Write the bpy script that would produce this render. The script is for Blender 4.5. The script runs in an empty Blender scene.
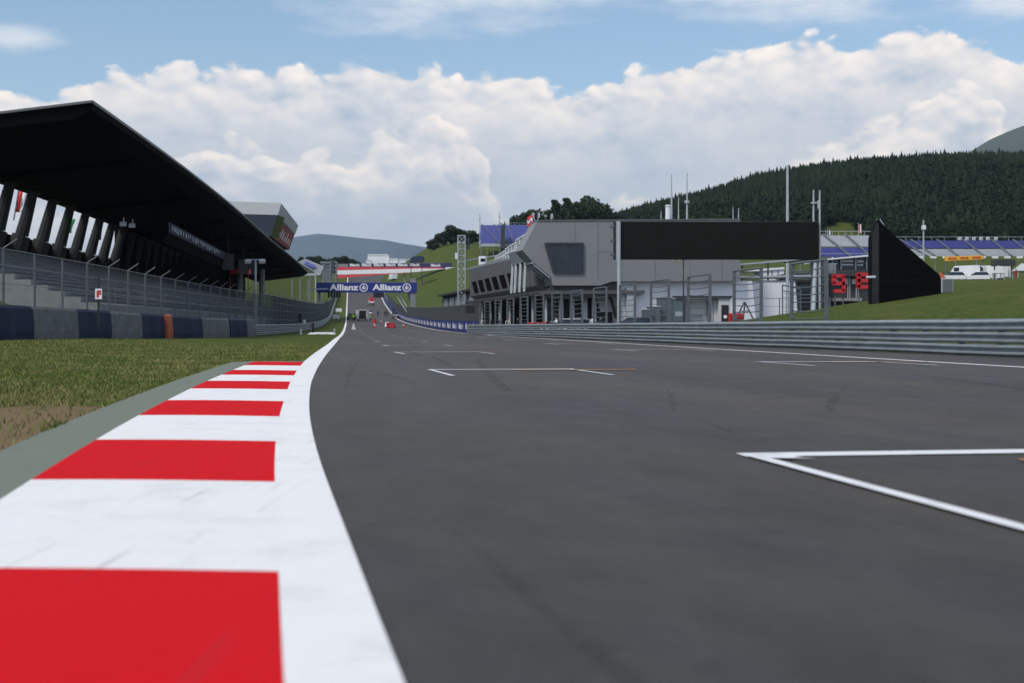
import bpy, bmesh, math, random
import numpy as np
from mathutils import Vector, Matrix

random.seed(7)
RNG = np.random.default_rng(11)
sc = bpy.context.scene
COL = sc.collection
F = 1250.0
CAM_H = 0.8
HOR = 327.0

# ------------------------------------------------------------------ helpers
def at(px, py, d):
    """a point seen at this place of the photo, d metres ahead"""
    return Vector(((px - 512) / F * d, d, CAM_H + (HOR - py) / F * d))

def ss(a, b, x):
    u = np.clip((np.asarray(x, float) - a) / (b - a), 0, 1)
    return u * u * (3 - 2 * u)

class Curve1:
    """smooth monotone-ish cubic through table points"""
    def __init__(self, pts):
        self.x = np.array([p[0] for p in pts], float)
        self.y = np.array([p[1] for p in pts], float)
        h = np.diff(self.x); d = np.diff(self.y) / h
        m = np.empty_like(self.x)
        m[1:-1] = (d[:-1] * h[1:] + d[1:] * h[:-1]) / (h[1:] + h[:-1])
        m[0] = d[0]; m[-1] = d[-1]
        self.m = m
    def __call__(self, q):
        q = np.asarray(q, float)
        i = np.clip(np.searchsorted(self.x, q) - 1, 0, len(self.x) - 2)
        h = self.x[i + 1] - self.x[i]
        u = (q - self.x[i]) / h
        return ((2*u**3 - 3*u**2 + 1) * self.y[i] + (u**3 - 2*u**2 + u) * h * self.m[i]
                + (-2*u**3 + 3*u**2) * self.y[i + 1] + (u**3 - u**2) * h * self.m[i + 1])

# left edge of the track (x at distance t), height of the track, width of the track
Lc = Curve1([(-60, 20), (-20, 5.0), (0, .33), (2.81, -.243), (4.8, -.632), (7.4, -1.135), (11.364, -1.84), (14, -2.27), (17.54, -2.82), (21.3, -3.36),
             (32, -4.82), (43.5, -6.33), (59.9, -8.46), (77, -10.7), (117, -15.85), (180, -24.0), (307, -40.5), (378, -49.8),
             (478, -62.8), (600, -78.7), (700, -91.8), (900, -118), (20000, -2650)])
Zc = Curve1([(-60, 0), (60, 0), (120, 0.02), (178, .37), (240, 1.25), (307, 2.76), (378, 6.3), (440, 10.0), (500, 14.6), (600, 23.2), (660, 28.4),
             (700, 30.4), (760, 31), (900, 27), (1500, 18), (20000, 10)])
Wc = Curve1([(-60, 14), (60, 14), (95, 14), (180, 13.1), (520, 13.2), (580, 14), (640, 18), (700, 30), (900, 40), (20000, 40)])
RIDGE = Curve1([(-1.2, 64), (-.2, 64), (0.0, 64), (.07, 68), (.11, 78), (.15, 87), (.2, 100), (.27, 110), (.33, 114), (.42, 116), (.7, 120), (1.5, 100)])

def H(x, y):
    """height of the land"""
    x = np.asarray(x, float); y = np.asarray(y, float)
    s = x - Lc(y)
    zr = Zc(y)
    # left: verge swells to the tyre wall, then a bank carries the stand, then the hill by the slope
    left = .27 * ss(-4, -13, s) * (1 - ss(50, 105, y)) + 2.6 * ss(-15, -22, s) * (1 - ss(150, 240, y))
    left = left + 9.0 * ss(-12, -35, s) * ss(235, 330, y)
    # right: hill above the track end
    hillA = 17 * ss(14.5, 50, s) * ss(420, 610, y) * (1 - ss(640, 780, y))
    base = zr + left + hillA
    fieldB = (8.3 * ss(110, 200, y) + .055 * np.clip(y - 205, 0, 200)) * ss(45, 90, s)
    z = np.maximum(base, fieldB)
    bank = np.clip((x - 7) * .155, 0, 5.2) * ss(38, 58, y) * (1 - ss(82, 104, y)) * ss(.5, 3.0, x - (19.5 - .1815 * y))
    z = np.maximum(z, bank)
    az = x / np.maximum(y, 1)
    w = ss(-.03, .03, az) * ss(400, 470, y)
    wood = 24 + (RIDGE(np.clip(az, -1, 1.4)) - 24) * ss(380, 930, y)
    wood = wood * (1 - .9 * ss(1000, 2200, y))
    return z * (1 - w) + np.maximum(wood, z * .2) * w

def st(s, t, z=0.0):
    x = float(Lc(t)) + s
    return Vector((x, t, float(H(x, t)) + z))

def Xarm(t):      # line of the steel barrier on the right
    return 19.5 - .1815 * t
def sR(t):        # the right barrier in track coordinates, whole length
    a = Xarm(t) - float(Lc(t)); b = float(Wc(t)) + .9
    w = float(ss(112, 140, t))
    return a * (1 - w) + b * w
LB = Curve1([(-60, -24), (0, -19), (30, -15.3), (51, -13.75), (75, -11.2), (110, -7.9), (150, -6.0), (200, -4.8), (300, -4.4), (700, -4.4), (20000, -4)])

WLOC = {}
def wloc(o):
    return WLOC.get(o.name, Vector((0, 0, 0)))

def put(o, label=None, cat=None, group=None, kind=None):
    if label: o['label'] = label
    if cat: o['category'] = cat
    if group: o['group'] = group
    if kind: o['kind'] = kind
    return o

def thing(name, loc, label, cat, group=None):
    o = bpy.data.objects.new(name, None)
    o.empty_display_size = .3
    COL.objects.link(o)
    o.location = loc
    WLOC[o.name] = Vector(loc)
    return put(o, label, cat, group)

class MB:
    def __init__(self):
        self.v = []; self.f = []; self.mi = []; self.cur = 0
    def add(self, vs, fs, mi=None):
        n = len(self.v)
        self.v += [tuple(p) for p in vs]
        m = self.cur if mi is None else mi
        for f in fs:
            self.f.append(tuple(i + n for i in f)); self.mi.append(m)
        return self
    def box(self, c, size, rz=0.0, rx=0.0, mi=None):
        hx, hy, hz = size[0] / 2, size[1] / 2, size[2] / 2
        R = Matrix.Rotation(rz, 3, 'Z') @ Matrix.Rotation(rx, 3, 'X')
        c = Vector(c)
        vs = [c + R @ Vector((sx * hx, sy * hy, sz * hz)) for sz in (-1, 1) for sx, sy in ((-1, -1), (1, -1), (1, 1), (-1, 1))]
        return self.add(vs, [(3, 2, 1, 0), (4, 5, 6, 7), (0, 1, 5, 4), (1, 2, 6, 5), (2, 3, 7, 6), (3, 0, 4, 7)], mi)
    def bar(self, a, b, w, h=None, up=(0, 0, 1), mi=None):
        a = Vector(a); b = Vector(b); h = h or w
        d = (b - a).normalized(); up = Vector(up)
        if abs(d.dot(up)) > .98: up = Vector((1, 0, 0))
        sx = d.cross(up).normalized(); sy = sx.cross(d).normalized()
        vs = []
        for p in (a, b):
            for i, j in ((-1, -1), (1, -1), (1, 1), (-1, 1)):
                vs.append(p + sx * i * w / 2 + sy * j * h / 2)
        return self.add(vs, [(0, 1, 2, 3), (7, 6, 5, 4), (0, 4, 5, 1), (1, 5, 6, 2), (2, 6, 7, 3), (3, 7, 4, 0)], mi)
    def tube(self, a, b, r0, r1=None, n=8, caps=True, mi=None):
        a = Vector(a); b = Vector(b); r1 = r0 if r1 is None else r1
        d = (b - a).normalized(); up = Vector((0, 0, 1)) if abs(d.z) < .95 else Vector((1, 0, 0))
        sx = d.cross(up).normalized(); sy = sx.cross(d)
        vs = []
        for p, r in ((a, r0), (b, r1)):
            for k in range(n):
                q = 2 * math.pi * k / n
                vs.append(p + (sx * math.cos(q) + sy * math.sin(q)) * r)
        fs = [(k, k + n, (k + 1) % n + n, (k + 1) % n) for k in range(n)]
        if caps: fs += [tuple(range(n)), tuple(range(2 * n - 1, n - 1, -1))]
        return self.add(vs, fs, mi)
    def path(self, pts, r, n=6, mi=None):
        for a, b in zip(pts[:-1], pts[1:]): self.tube(a, b, r, n=n, mi=mi)
        return self
    def prism(self, poly, ext, mi=None):
        """closed polygon of 3-D points pushed along ext"""
        e = Vector(ext); n = len(poly)
        vs = [Vector(p) for p in poly] + [Vector(p) + e for p in poly]
        fs = [tuple(range(n)), tuple(range(2 * n - 1, n - 1, -1))]
        fs += [((k + 1) % n, k, k + n, (k + 1) % n + n) for k in range(n)]
        return self.add(vs, fs, mi)
    def loft(self, rows, closed=False, mi=None):
        """rows of equal length"""
        n = len(rows[0]); vs = [p for r in rows for p in r]; fs = []
        m = n if closed else n - 1
        for i in range(len(rows) - 1):
            for j in range(m):
                k = (j + 1) % n
                fs.append((i * n + j, i * n + k, (i + 1) * n + k, (i + 1) * n + j))
        return self.add(vs, fs, mi)
    def build(self, name, mats, parent=None, smooth=False, bevel=0.0, recalc=True):
        me = bpy.data.meshes.new(name)
        off = wloc(parent) if parent is not None else Vector((0, 0, 0))
        me.from_pydata([(p[0] - off.x, p[1] - off.y, p[2] - off.z) for p in self.v], [], self.f)
        if not isinstance(mats, (list, tuple)): mats = [mats]
        for m in mats: me.materials.append(m)
        me.polygons.foreach_set('material_index', self.mi)
        if recalc:
            bm = bmesh.new(); bm.from_mesh(me)
            bmesh.ops.recalc_face_normals(bm, faces=bm.faces)
            bm.to_mesh(me); bm.free()
        if smooth: me.polygons.foreach_set('use_smooth', [True] * len(me.polygons))
        o = bpy.data.objects.new(name, me)
        COL.objects.link(o)
        if parent is not None:
            o.parent = parent
            WLOC[o.name] = off.copy()
        if bevel:
            b = o.modifiers.new('bevel', 'BEVEL'); b.width = bevel; b.segments = 2; b.limit_method = 'ANGLE'
        return o

def solo(name, mb, mats, loc, label, cat, group=None, **k):
    """a thing that is one mesh, origin at loc"""
    loc = Vector(loc)
    off = MB(); off.v = [(p[0] - loc.x, p[1] - loc.y, p[2] - loc.z) for p in mb.v]; off.f = mb.f; off.mi = mb.mi
    o = off.build(name, mats, None, **k)
    o.location = loc; WLOC[o.name] = loc
    return put(o, label, cat, group)

def structure(name, mb, mats, **k):
    return put(mb.build(name, mats, None, **k), kind='structure')

def copy_tree(o, parent=None):
    c = o.copy(); COL.objects.link(c)
    if parent is not None: c.parent = parent
    for ch in list(o.children): copy_tree(ch, c)
    return c

_tc = {}
def text_geo(body, bold=.02):
    key = (body, bold)
    if key in _tc: return _tc[key]
    cu = bpy.data.curves.new('lettering', 'FONT'); cu.body = body; cu.size = 1; cu.offset = bold; cu.resolution_u = 3
    ob = bpy.data.objects.new('lettering', cu); COL.objects.link(ob)
    dg = bpy.context.evaluated_depsgraph_get(); dg.update()
    me = bpy.data.meshes.new_from_object(ob.evaluated_get(dg))
    v = np.array([p.co[:2] for p in me.vertices]); fs = [tuple(p.vertices) for p in me.polygons]
    mn = v.min(0); mx = v.max(0)
    v = (v - mn)
    bpy.data.objects.remove(ob); bpy.data.curves.remove(cu); bpy.data.meshes.remove(me)
    _tc[key] = (v, fs, mx - mn)
    return _tc[key]

def add_text(mb, body, org, right, up, width=None, height=None, bold=.02, mi=None):
    """lettering with its lower left corner at org; right and up are unit vectors"""
    v, fs, size = text_geo(body, bold)
    sx = (width / size[0]) if width else height / size[1]
    sy = (height / size[1]) if height else sx
    right = Vector(right); up = Vector(up); org = Vector(org)
    mb.add([org + right * (p[0] * sx) + up * (p[1] * sy) for p in v], fs, mi)
    return size[0] * sx

# ------------------------------------------------------------------ materials
def nodes(name):
    m = bpy.data.materials.new(name); m.use_nodes = True
    nt = m.node_tree; b = nt.nodes['Principled BSDF']
    return m, nt, b

def mat(name, col, rough=.6, metal=0.0, var=.12, scale=3.0, bump=0.0, bscale=40.0, spec=.5, tint=None):
    """a colour with procedural wear: two noises shift its value, an optional second colour mixes in"""
    m, nt, b = nodes(name)
    tc = nt.nodes.new('ShaderNodeTexCoord')
    n = nt.nodes.new('ShaderNodeTexNoise'); n.inputs['Scale'].default_value = scale; n.inputs['Detail'].default_value = 6
    n.inputs['Roughness'].default_value = .65
    nt.links.new(tc.outputs['Object'], n.inputs['Vector'])
    r = nt.nodes.new('ShaderNodeValToRGB')
    c = np.array(col[:3]); t = np.array(tint if tint else col[:3])
    r.color_ramp.elements[0].position = .3; r.color_ramp.elements[1].position = .7
    r.color_ramp.elements[0].color = (*(c * (1 - var)), 1); r.color_ramp.elements[1].color = (*(t * (1 + var)), 1)
    nt.links.new(n.outputs['Fac'], r.inputs['Fac']); nt.links.new(r.outputs['Color'], b.inputs['Base Color'])
    b.inputs['Roughness'].default_value = rough; b.inputs['Metallic'].default_value = metal
    b.inputs['Specular IOR Level'].default_value = spec
    if bump:
        n2 = nt.nodes.new('ShaderNodeTexNoise'); n2.inputs['Scale'].default_value = bscale; n2.inputs['Detail'].default_value = 5
        nt.links.new(tc.outputs['Object'], n2.inputs['Vector'])
        bp = nt.nodes.new('ShaderNodeBump'); bp.inputs['Strength'].default_value = bump; bp.inputs['Distance'].default_value = .02
        nt.links.new(n2.outputs['Fac'], bp.inputs['Height']); nt.links.new(bp.outputs['Normal'], b.inputs['Normal'])
    return m

M = {}
M['steel'] = mat('galvanised_steel', (.27, .305, .325), .55, .35, .18, 2.0, .1, 8)
M['post'] = mat('grey_post_steel', (.125, .14, .152), .55, .3, .15, 3)
M['wire'] = mat('fence_wire', (.070, .080, .088), .7, .1, .1, 1)
M['lightsteel'] = mat('pale_steel', (.42, .45, .48), .5, .2, .1, 3)
M['white'] = mat('white_metal_paint', (.74, .75, .77), .5, 0, .05, 2)
M['whitewall'] = mat('white_wall_render', (.70, .70, .735), .8, 0, .05, .6)
M['black'] = mat('black_paint', (.012, .013, .014), .6, 0, .2, 4)
M['roofdark'] = mat('dark_roof_cladding', (.0028, .0028, .003), .9, 0, .15, .5, spec=.05)
M['fascia'] = mat('grey_roof_trim', (.13, .135, .14), .5, .2, .12, 1)
M['pier'] = mat('dark_concrete_pier', (.017, .018, .0165), .8, 0, .2, .8)
M['concrete'] = mat('concrete', (.27, .275, .275), .85, 0, .18, 1.2, .15, 12)
M['seat'] = mat('navy_plastic_seat', (.020, .025, .060), .5, 0, .2, 2)
M['facade'] = mat('grey_metal_facade', (.225, .225, .232), .6, .1, .05, .35)
M['facadedark'] = mat('charcoal_facade', (.040, .042, .046), .6, .1, .1, .5)
M['cabin'] = mat('off_white_container', (.50, .51, .51), .6, 0, .06, 1)
M['soffit'] = mat('mid_grey_soffit', (.09, .092, .097), .6, .1, .1, .5)
M['terrace'] = mat('terrace_cladding', (.125, .128, .135), .6, .1, .1, .5)
M['glass'] = mat('dark_glass', (.012, .019, .032), .10, 0, .1, 1, spec=.5)
M['lglass'] = mat('pale_frosted_glass', (.30, .34, .37), .2, 0, .1, 1)
M['navy'] = mat('navy_rubber_belt', (.006, .012, .044), .7, 0, .3, 1.6, spec=.25)
M['greybelt'] = mat('grey_rubber_belt', (.095, .104, .108), .8, 0, .25, 1.8, tint=(.125, .13, .13))
M['orange'] = mat('orange_plastic', (.38, .075, .02), .5, 0, .1, 3)
M['blue'] = mat('advert_blue', (.012, .028, .20), .5, 0, .08, 2)
M['signwhite'] = mat('sign_white', (.78, .78, .80), .6, 0, .03, 2)
M['red'] = mat('red_paint', (.52, .018, .022), .5, 0, .1, 2)
M['flagred'] = mat('banner_red', (.62, .055, .07), .6, 0, .05, 1)
M['purple'] = mat('dark_purple_banner', (.045, .028, .10), .6, 0, .1, 1)
M['yellow'] = mat('yellow_banner', (.78, .42, .03), .6, 0, .06, 1)
M['hivis'] = mat('hi_vis_yellow', (.62, .78, .03), .7, 0, .05, 5)
M['screen'] = mat('switched_off_screen', (.0095, .0098, .0090), .7, 0, .1, 1.5, spec=.12)
M['tarp'] = mat('black_tarpaulin', (.003, .0034, .0045), .85, 0, .3, 1.2, .3, 3, spec=.08)
M['bluetarp'] = mat('blue_tarpaulin', (.012, .022, .07), .6, 0, .2, 1)
M['seatblue'] = mat('violet_blue_seats', (.055, .065, .25), .55, 0, .12, .6)
M['seatgrey'] = mat('pale_grey_seats', (.36, .37, .39), .6, 0, .1, .6)
M['standsteel'] = mat('stand_steel', (.22, .23, .25), .6, .2, .1, 1)
M['carwhite'] = mat('white_car_paint', (.72, .72, .73), .3, 0, .03, 2)
M['carsilver'] = mat('silver_car_paint', (.40, .42, .44), .3, .5, .05, 2)
M['cardark'] = mat('dark_car_paint', (.03, .035, .045), .3, .2, .05, 2)
M['cargreen'] = mat('green_car_paint', (.03, .16, .07), .35, 0, .05, 2)
M['tyre'] = mat('tyre_rubber', (.018, .018, .019), .85, 0, .1, 6)
M['rim'] = mat('wheel_rim', (.40, .40, .41), .35, .7, .1, 4)
M['lamp'] = mat('clear_lamp_glass', (.75, .75, .72), .15, 0, .02, 2)
M['taillamp'] = mat('red_lamp_glass', (.45, .01, .012), .2, 0, .02, 2)
M['skin'] = mat('skin', (.46, .27, .19), .6, 0, .05, 6)
M['hair'] = mat('hair', (.03, .02, .014), .7, 0, .1, 20)
M['denim'] = mat('dark_trousers', (.02, .024, .034), .8, 0, .1, 8)
M['shirtwhite'] = mat('white_shirt', (.70, .70, .70), .8, 0, .04, 8)
M['shirtred'] = mat('red_shirt', (.36, .018, .022), .8, 0, .06, 8)
M['shirtdark'] = mat('dark_jacket', (.025, .028, .035), .8, 0, .1, 8)
M['shirtgreen'] = mat('green_vest', (.06, .42, .12), .8, 0, .06, 8)
M['bark'] = mat('bark', (.055, .042, .032), .9, 0, .3, 4, .4, 10)

def leaf_mat(name, a, b, scale=.35):
    m, nt, bs = nodes(name)
    g = nt.nodes.new('ShaderNodeNewGeometry')
    n = nt.nodes.new('ShaderNodeTexNoise'); n.inputs['Scale'].default_value = scale; n.inputs['Detail'].default_value = 4
    nt.links.new(g.outputs['Position'], n.inputs['Vector'])
    ad = nt.nodes.new('ShaderNodeMath'); ad.operation = 'MULTIPLY_ADD'
    ad.inputs[1].default_value = .45
    nt.links.new(g.outputs['Random Per Island'], ad.inputs[0]); 
    sb = nt.nodes.new('ShaderNodeMath'); sb.operation = 'SUBTRACT'; sb.inputs[1].default_value = .22
    nt.links.new(n.outputs['Fac'], sb.inputs[0]); nt.links.new(sb.outputs[0], ad.inputs[2])
    r = nt.nodes.new('ShaderNodeValToRGB')
    r.color_ramp.elements[0].position = .25; r.color_ramp.elements[1].position = .75
    r.color_ramp.elements[0].color = (*a, 1); r.color_ramp.elements[1].color = (*b, 1)
    nt.links.new(ad.outputs[0], r.inputs['Fac']); nt.links.new(r.outputs['Color'], bs.inputs['Base Color'])
    bs.inputs['Roughness'].default_value = .8; bs.inputs['Specular IOR Level'].default_value = .2
    return m
M['leaf'] = leaf_mat('broadleaf_foliage', (.010, .020, .009), (.032, .052, .020))
M['conifer'] = leaf_mat('forest_foliage', (.0028, .0078, .0034), (.0165, .0300, .0100), .03)

def N(nt, op, a, b=None, c=None, clamp=False):
    n = nt.nodes.new('ShaderNodeMath'); n.operation = op; n.use_clamp = clamp
    for i, q in enumerate((a, b, c)):
        if q is None: continue
        if isinstance(q, (int, float)): n.inputs[i].default_value = q
        else: nt.links.new(q, n.inputs[i])
    return n.outputs[0]
def SS(nt, x, a, b):
    n = nt.nodes.new('ShaderNodeMapRange'); n.interpolation_type = 'SMOOTHSTEP'
    nt.links.new(x, n.inputs['Value']); n.inputs['From Min'].default_value = a; n.inputs['From Max'].default_value = b
    return n.outputs['Result']
def NOISE(nt, vec, scale, detail=6, rough=.6, dim='3D'):
    n = nt.nodes.new('ShaderNodeTexNoise'); n.noise_dimensions = dim; n.inputs['Scale'].default_value = scale; n.inputs['Detail'].default_value = detail
    n.inputs['Roughness'].default_value = rough
    nt.links.new(vec, n.inputs['Vector'])
    return n.outputs['Fac']
def XYZ(nt, x, y, z=0.0):
    n = nt.nodes.new('ShaderNodeCombineXYZ')
    for i, q in enumerate((x, y, z)):
        if isinstance(q, (int, float)): n.inputs[i].default_value = q
        else: nt.links.new(q, n.inputs[i])
    return n.outputs[0]
def MIX(nt, fac, a, b):
    n = nt.nodes.new('ShaderNodeMix'); n.data_type = 'RGBA'
    if isinstance(fac, (int, float)): n.inputs[0].default_value = fac
    else: nt.links.new(fac, n.inputs[0])
    for i, q in ((6, a), (7, b)):
        if isinstance(q, tuple): n.inputs[i].default_value = (*q[:3], 1)
        else: nt.links.new(q, n.inputs[i])
    return n.outputs[2]

# asphalt: uv = (metres across, metres along)
def asphalt_mat(name, base, streak=1.0):
    m, nt, b = nodes(name)
    uv = nt.nodes.new('ShaderNodeUVMap'); uv.uv_map = 'st'
    sp = nt.nodes.new('ShaderNodeSeparateXYZ'); nt.links.new(uv.outputs[0], sp.inputs[0])
    s, t = sp.outputs[0], sp.outputs[1]
    big = NOISE(nt, XYZ(nt, N(nt, 'MULTIPLY', s, .25), N(nt, 'MULTIPLY', t, .045)), 1.0, 5)
    lane = NOISE(nt, XYZ(nt, N(nt, 'MULTIPLY', s, 1.1), N(nt, 'MULTIPLY', t, .012)), 1.0, 3)
    mid = NOISE(nt, XYZ(nt, s, N(nt, 'MULTIPLY', t, .55)), 2.2, 6, .7)
    fine = NOISE(nt, XYZ(nt, s, t), 85, 3, .7)
    speck = NOISE(nt, XYZ(nt, s, N(nt, 'MULTIPLY', t, .7)), 14, 3, .7)
    stone = NOISE(nt, XYZ(nt, s, t), 230, 2, .6)
    v = N(nt, 'MULTIPLY_ADD', N(nt, 'SUBTRACT', SS(nt, big, .32, .68), .5), .42, 1.0)
    v = N(nt, 'MULTIPLY_ADD', N(nt, 'SUBTRACT', lane, .5), .6 * streak, v)
    v = N(nt, 'MULTIPLY_ADD', N(nt, 'SUBTRACT', SS(nt, mid, .3, .7), .5), .36, v)
    v = N(nt, 'MULTIPLY_ADD', N(nt, 'SUBTRACT', fine, .5), .9, v)
    v = N(nt, 'MULTIPLY_ADD', N(nt, 'SUBTRACT', stone, .5), .9, v)
    v = N(nt, 'MULTIPLY_ADD', N(nt, 'SUBTRACT', speck, .5), .55, v)
    # scattered dark tyre scuffs, long along the track
    wob = N(nt, 'MULTIPLY_ADD', NOISE(nt, XYZ(nt, N(nt, 'MULTIPLY', s, .1), N(nt, 'MULTIPLY', t, .06)), 1, 2), 5.0, s)
    sk = NOISE(nt, XYZ(nt, N(nt, 'MULTIPLY', wob, 3.2), N(nt, 'MULTIPLY', t, .07)), 1.0, 2, .5)
    sk = N(nt, 'MULTIPLY', SS(nt, sk, .64, .74), .30 * streak)
    v = N(nt, 'SUBTRACT', v, sk)
    # rare black skid arcs
    wob2 = N(nt, 'MULTIPLY_ADD', NOISE(nt, XYZ(nt, 0.0, N(nt, 'MULTIPLY', t, .03)), 1, 1), 12.0, s)
    a2 = N(nt, 'ABSOLUTE', N(nt, 'SUBTRACT', N(nt, 'FRACT', N(nt, 'MULTIPLY', wob2, .23)), .5))
    arc = N(nt, 'MULTIPLY', N(nt, 'SUBTRACT', 1.0, SS(nt, a2, .015, .03)), SS(nt, NOISE(nt, XYZ(nt, N(nt, 'MULTIPLY', s, .2), N(nt, 'MULTIPLY', t, .09)), 1.0, 2), .56, .64))
    v = N(nt, 'SUBTRACT', v, N(nt, 'MULTIPLY', arc, .28 * streak))
    v = N(nt, 'MAXIMUM', v, .3)
    warm = MIX(nt, SS(nt, NOISE(nt, XYZ(nt, N(nt, 'MULTIPLY', s, .3), N(nt, 'MULTIPLY', t, .1)), 1.3, 4), .38, .62), (base[0], base[1], base[2]), (base[0] * 1.17, base[1] * 1.05, base[2] * .86))
    mul = nt.nodes.new('ShaderNodeVectorMath'); mul.operation = 'SCALE'
    nt.links.new(warm, mul.inputs[0]); nt.links.new(v, mul.inputs['Scale'])
    nt.links.new(mul.outputs[0], b.inputs['Base Color'])
    b.inputs['Roughness'].default_value = .66; b.inputs['Specular IOR Level'].default_value = .34
    bp = nt.nodes.new('ShaderNodeBump'); bp.inputs['Strength'].default_value = .5; bp.inputs['Distance'].default_value = .006
    nt.links.new(N(nt, 'ADD', fine, stone), bp.inputs['Height']); nt.links.new(bp.outputs[0], b.inputs['Normal'])
    return m
M['asphalt'] = asphalt_mat('asphalt', (.0505, .0480, .0470))
M['pitasphalt'] = asphalt_mat('pit_asphalt', (.088, .088, .092), .3)

def paint_mat(name, col, wear=.12, dirt=(.2, .2, .21), spec=.12):
    m, nt, b = nodes(name)
    g = nt.nodes.new('ShaderNodeNewGeometry'); P = g.outputs['Position']
    n1 = NOISE(nt, P, 2.2, 8, .7); n2 = NOISE(nt, P, 60, 4, .7)
    mp = nt.nodes.new('ShaderNodeMapping'); mp.inputs['Scale'].default_value = (6, .5, 1); mp.inputs['Rotation'].default_value = (0, 0, .16)
    nt.links.new(P, mp.inputs[0])
    n3 = NOISE(nt, mp.outputs[0], 1.4, 5, .6)
    f = N(nt, 'MULTIPLY', SS(nt, n1, .45, .8), wear)
    f = N(nt, 'ADD', f, N(nt, 'MULTIPLY', SS(nt, n2, .56, .75), wear * .8))
    f = N(nt, 'ADD', f, N(nt, 'MULTIPLY', SS(nt, n3, .6, .8), wear * .9))
    mp2 = nt.nodes.new('ShaderNodeMapping'); mp2.inputs['Scale'].default_value = (16, .45, 1); mp2.inputs['Rotation'].default_value = (0, 0, .17)
    nt.links.new(P, mp2.inputs[0])
    sc_ = N(nt, 'MULTIPLY', SS(nt, NOISE(nt, mp2.outputs[0], 1.0, 3, .5), .60, .74), SS(nt, NOISE(nt, P, .9, 3, .5), .42, .62))
    c_ = MIX(nt, N(nt, 'MULTIPLY', sc_, min(.5, wear * 1.6)), MIX(nt, f, col, dirt), (.07, .07, .072))
    nt.links.new(c_, b.inputs['Base Color'])
    b.inputs['Roughness'].default_value = .8; b.inputs['Specular IOR Level'].default_value = spec
    bp = nt.nodes.new('ShaderNodeBump'); bp.inputs['Strength'].default_value = .25; bp.inputs['Distance'].default_value = .004
    nt.links.new(n2, bp.inputs['Height']); nt.links.new(bp.outputs[0], b.inputs['Normal'])
    return m
M['pwhite'] = paint_mat('white_road_paint', (.80, .785, .775), .24)
M['pgridwhite'] = paint_mat('grid_white_paint', (.76, .76, .77), .5, (.25, .25, .255))
M['pwornwhite'] = paint_mat('worn_white_road_paint', (.66, .66, .68), .45)
M['pred'] = paint_mat('red_road_paint', (.62, .010, .016), .11, (.28, .012, .02), .03)
M['pgreen'] = paint_mat('grey_green_concrete_paint', (.17, .19, .15), .5, (.21, .22, .20))
M['porange'] = paint_mat('orange_road_paint', (.50, .21, .06), .3)

# ground
m, nt, b = nodes('meadow')
g = nt.nodes.new('ShaderNodeNewGeometry'); P = g.outputs['Position']
sp = nt.nodes.new('ShaderNodeSeparateXYZ'); nt.links.new(P, sp.inputs[0])
n1 = NOISE(nt, P, .25, 6, .6); n2 = NOISE(nt, P, 3.0, 8, .7); n3 = NOISE(nt, P, 30, 4, .7); n4 = NOISE(nt, P, .035, 7, .65)
gr = MIX(nt, SS(nt, n2, .3, .7), (.042, .066, .012), (.090, .116, .024))
gr = MIX(nt, N(nt, 'MULTIPLY', SS(nt, n1, .5, .72), .55), gr, (.135, .118, .034))
gr = MIX(nt, N(nt, 'MULTIPLY', SS(nt, n4, .45, .7), .4), gr, (.10, .098, .022))
gr = MIX(nt, N(nt, 'MULTIPLY', SS(nt, n3, .5, .75), .4), gr, (.02, .024, .008))
# bare earth beside the kerb strip
dx = N(nt, 'MULTIPLY', N(nt, 'SUBTRACT', N(nt, 'MULTIPLY_ADD', sp.outputs[1], .19, sp.outputs[0]), -2.3), .95)
dy = N(nt, 'MULTIPLY', N(nt, 'SUBTRACT', sp.outputs[1], 10.4), .30)
rr = N(nt, 'SQRT', N(nt, 'ADD', N(nt, 'MULTIPLY', dx, dx), N(nt, 'MULTIPLY', dy, dy)))
rr = N(nt, 'MULTIPLY_ADD', N(nt, 'SUBTRACT', NOISE(nt, P, 1.6, 6, .65), .5), 1.5, rr)
soil = MIX(nt, n3, (.15, .098, .050), (.27, .195, .115))
gr = MIX(nt, N(nt, 'SUBTRACT', 1.0, SS(nt, rr, .6, 1.15)), gr, soil)
nt.links.new(gr, b.inputs['Base Color'])
b.inputs['Roughness'].default_value = .95; b.inputs['Specular IOR Level'].default_value = .1
bp = nt.nodes.new('ShaderNodeBump'); bp.inputs['Strength'].default_value = .7; bp.inputs['Distance'].default_value = .05
nt.links.new(N(nt, 'ADD', n2, n3), bp.inputs['Height']); nt.links.new(bp.outputs[0], b.inputs['Normal'])
M['meadow'] = m
m, nt, b = nodes('grass_blades')
g = nt.nodes.new('ShaderNodeNewGeometry'); P = g.outputs['Position']
n1 = NOISE(nt, P, .45, 5, .6)
c = MIX(nt, g.outputs['Random Per Island'], (.066, .102, .016), (.170, .215, .046))
dry = N(nt, 'MULTIPLY', SS(nt, N(nt, 'MULTIPLY_ADD', g.outputs['Random Per Island'], .25, n1), .54, .80), .75)
nt.links.new(MIX(nt, dry, c, (.33, .265, .125)), b.inputs['Base Color'])
b.inputs['Roughness'].default_value = .75; b.inputs['Specular IOR Level'].default_value = .15
M['blades'] = m
M['mountain'] = mat('mountain_slope', (.035, .05, .038), .95, 0, .35, .004, tint=(.05, .06, .04))
M['mountainfar'] = mat('haze_tinted_far_slope', (.052, .070, .095), .95, 0, .3, .004)  # blue of the distance haze is partly mixed into this slope colour

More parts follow.
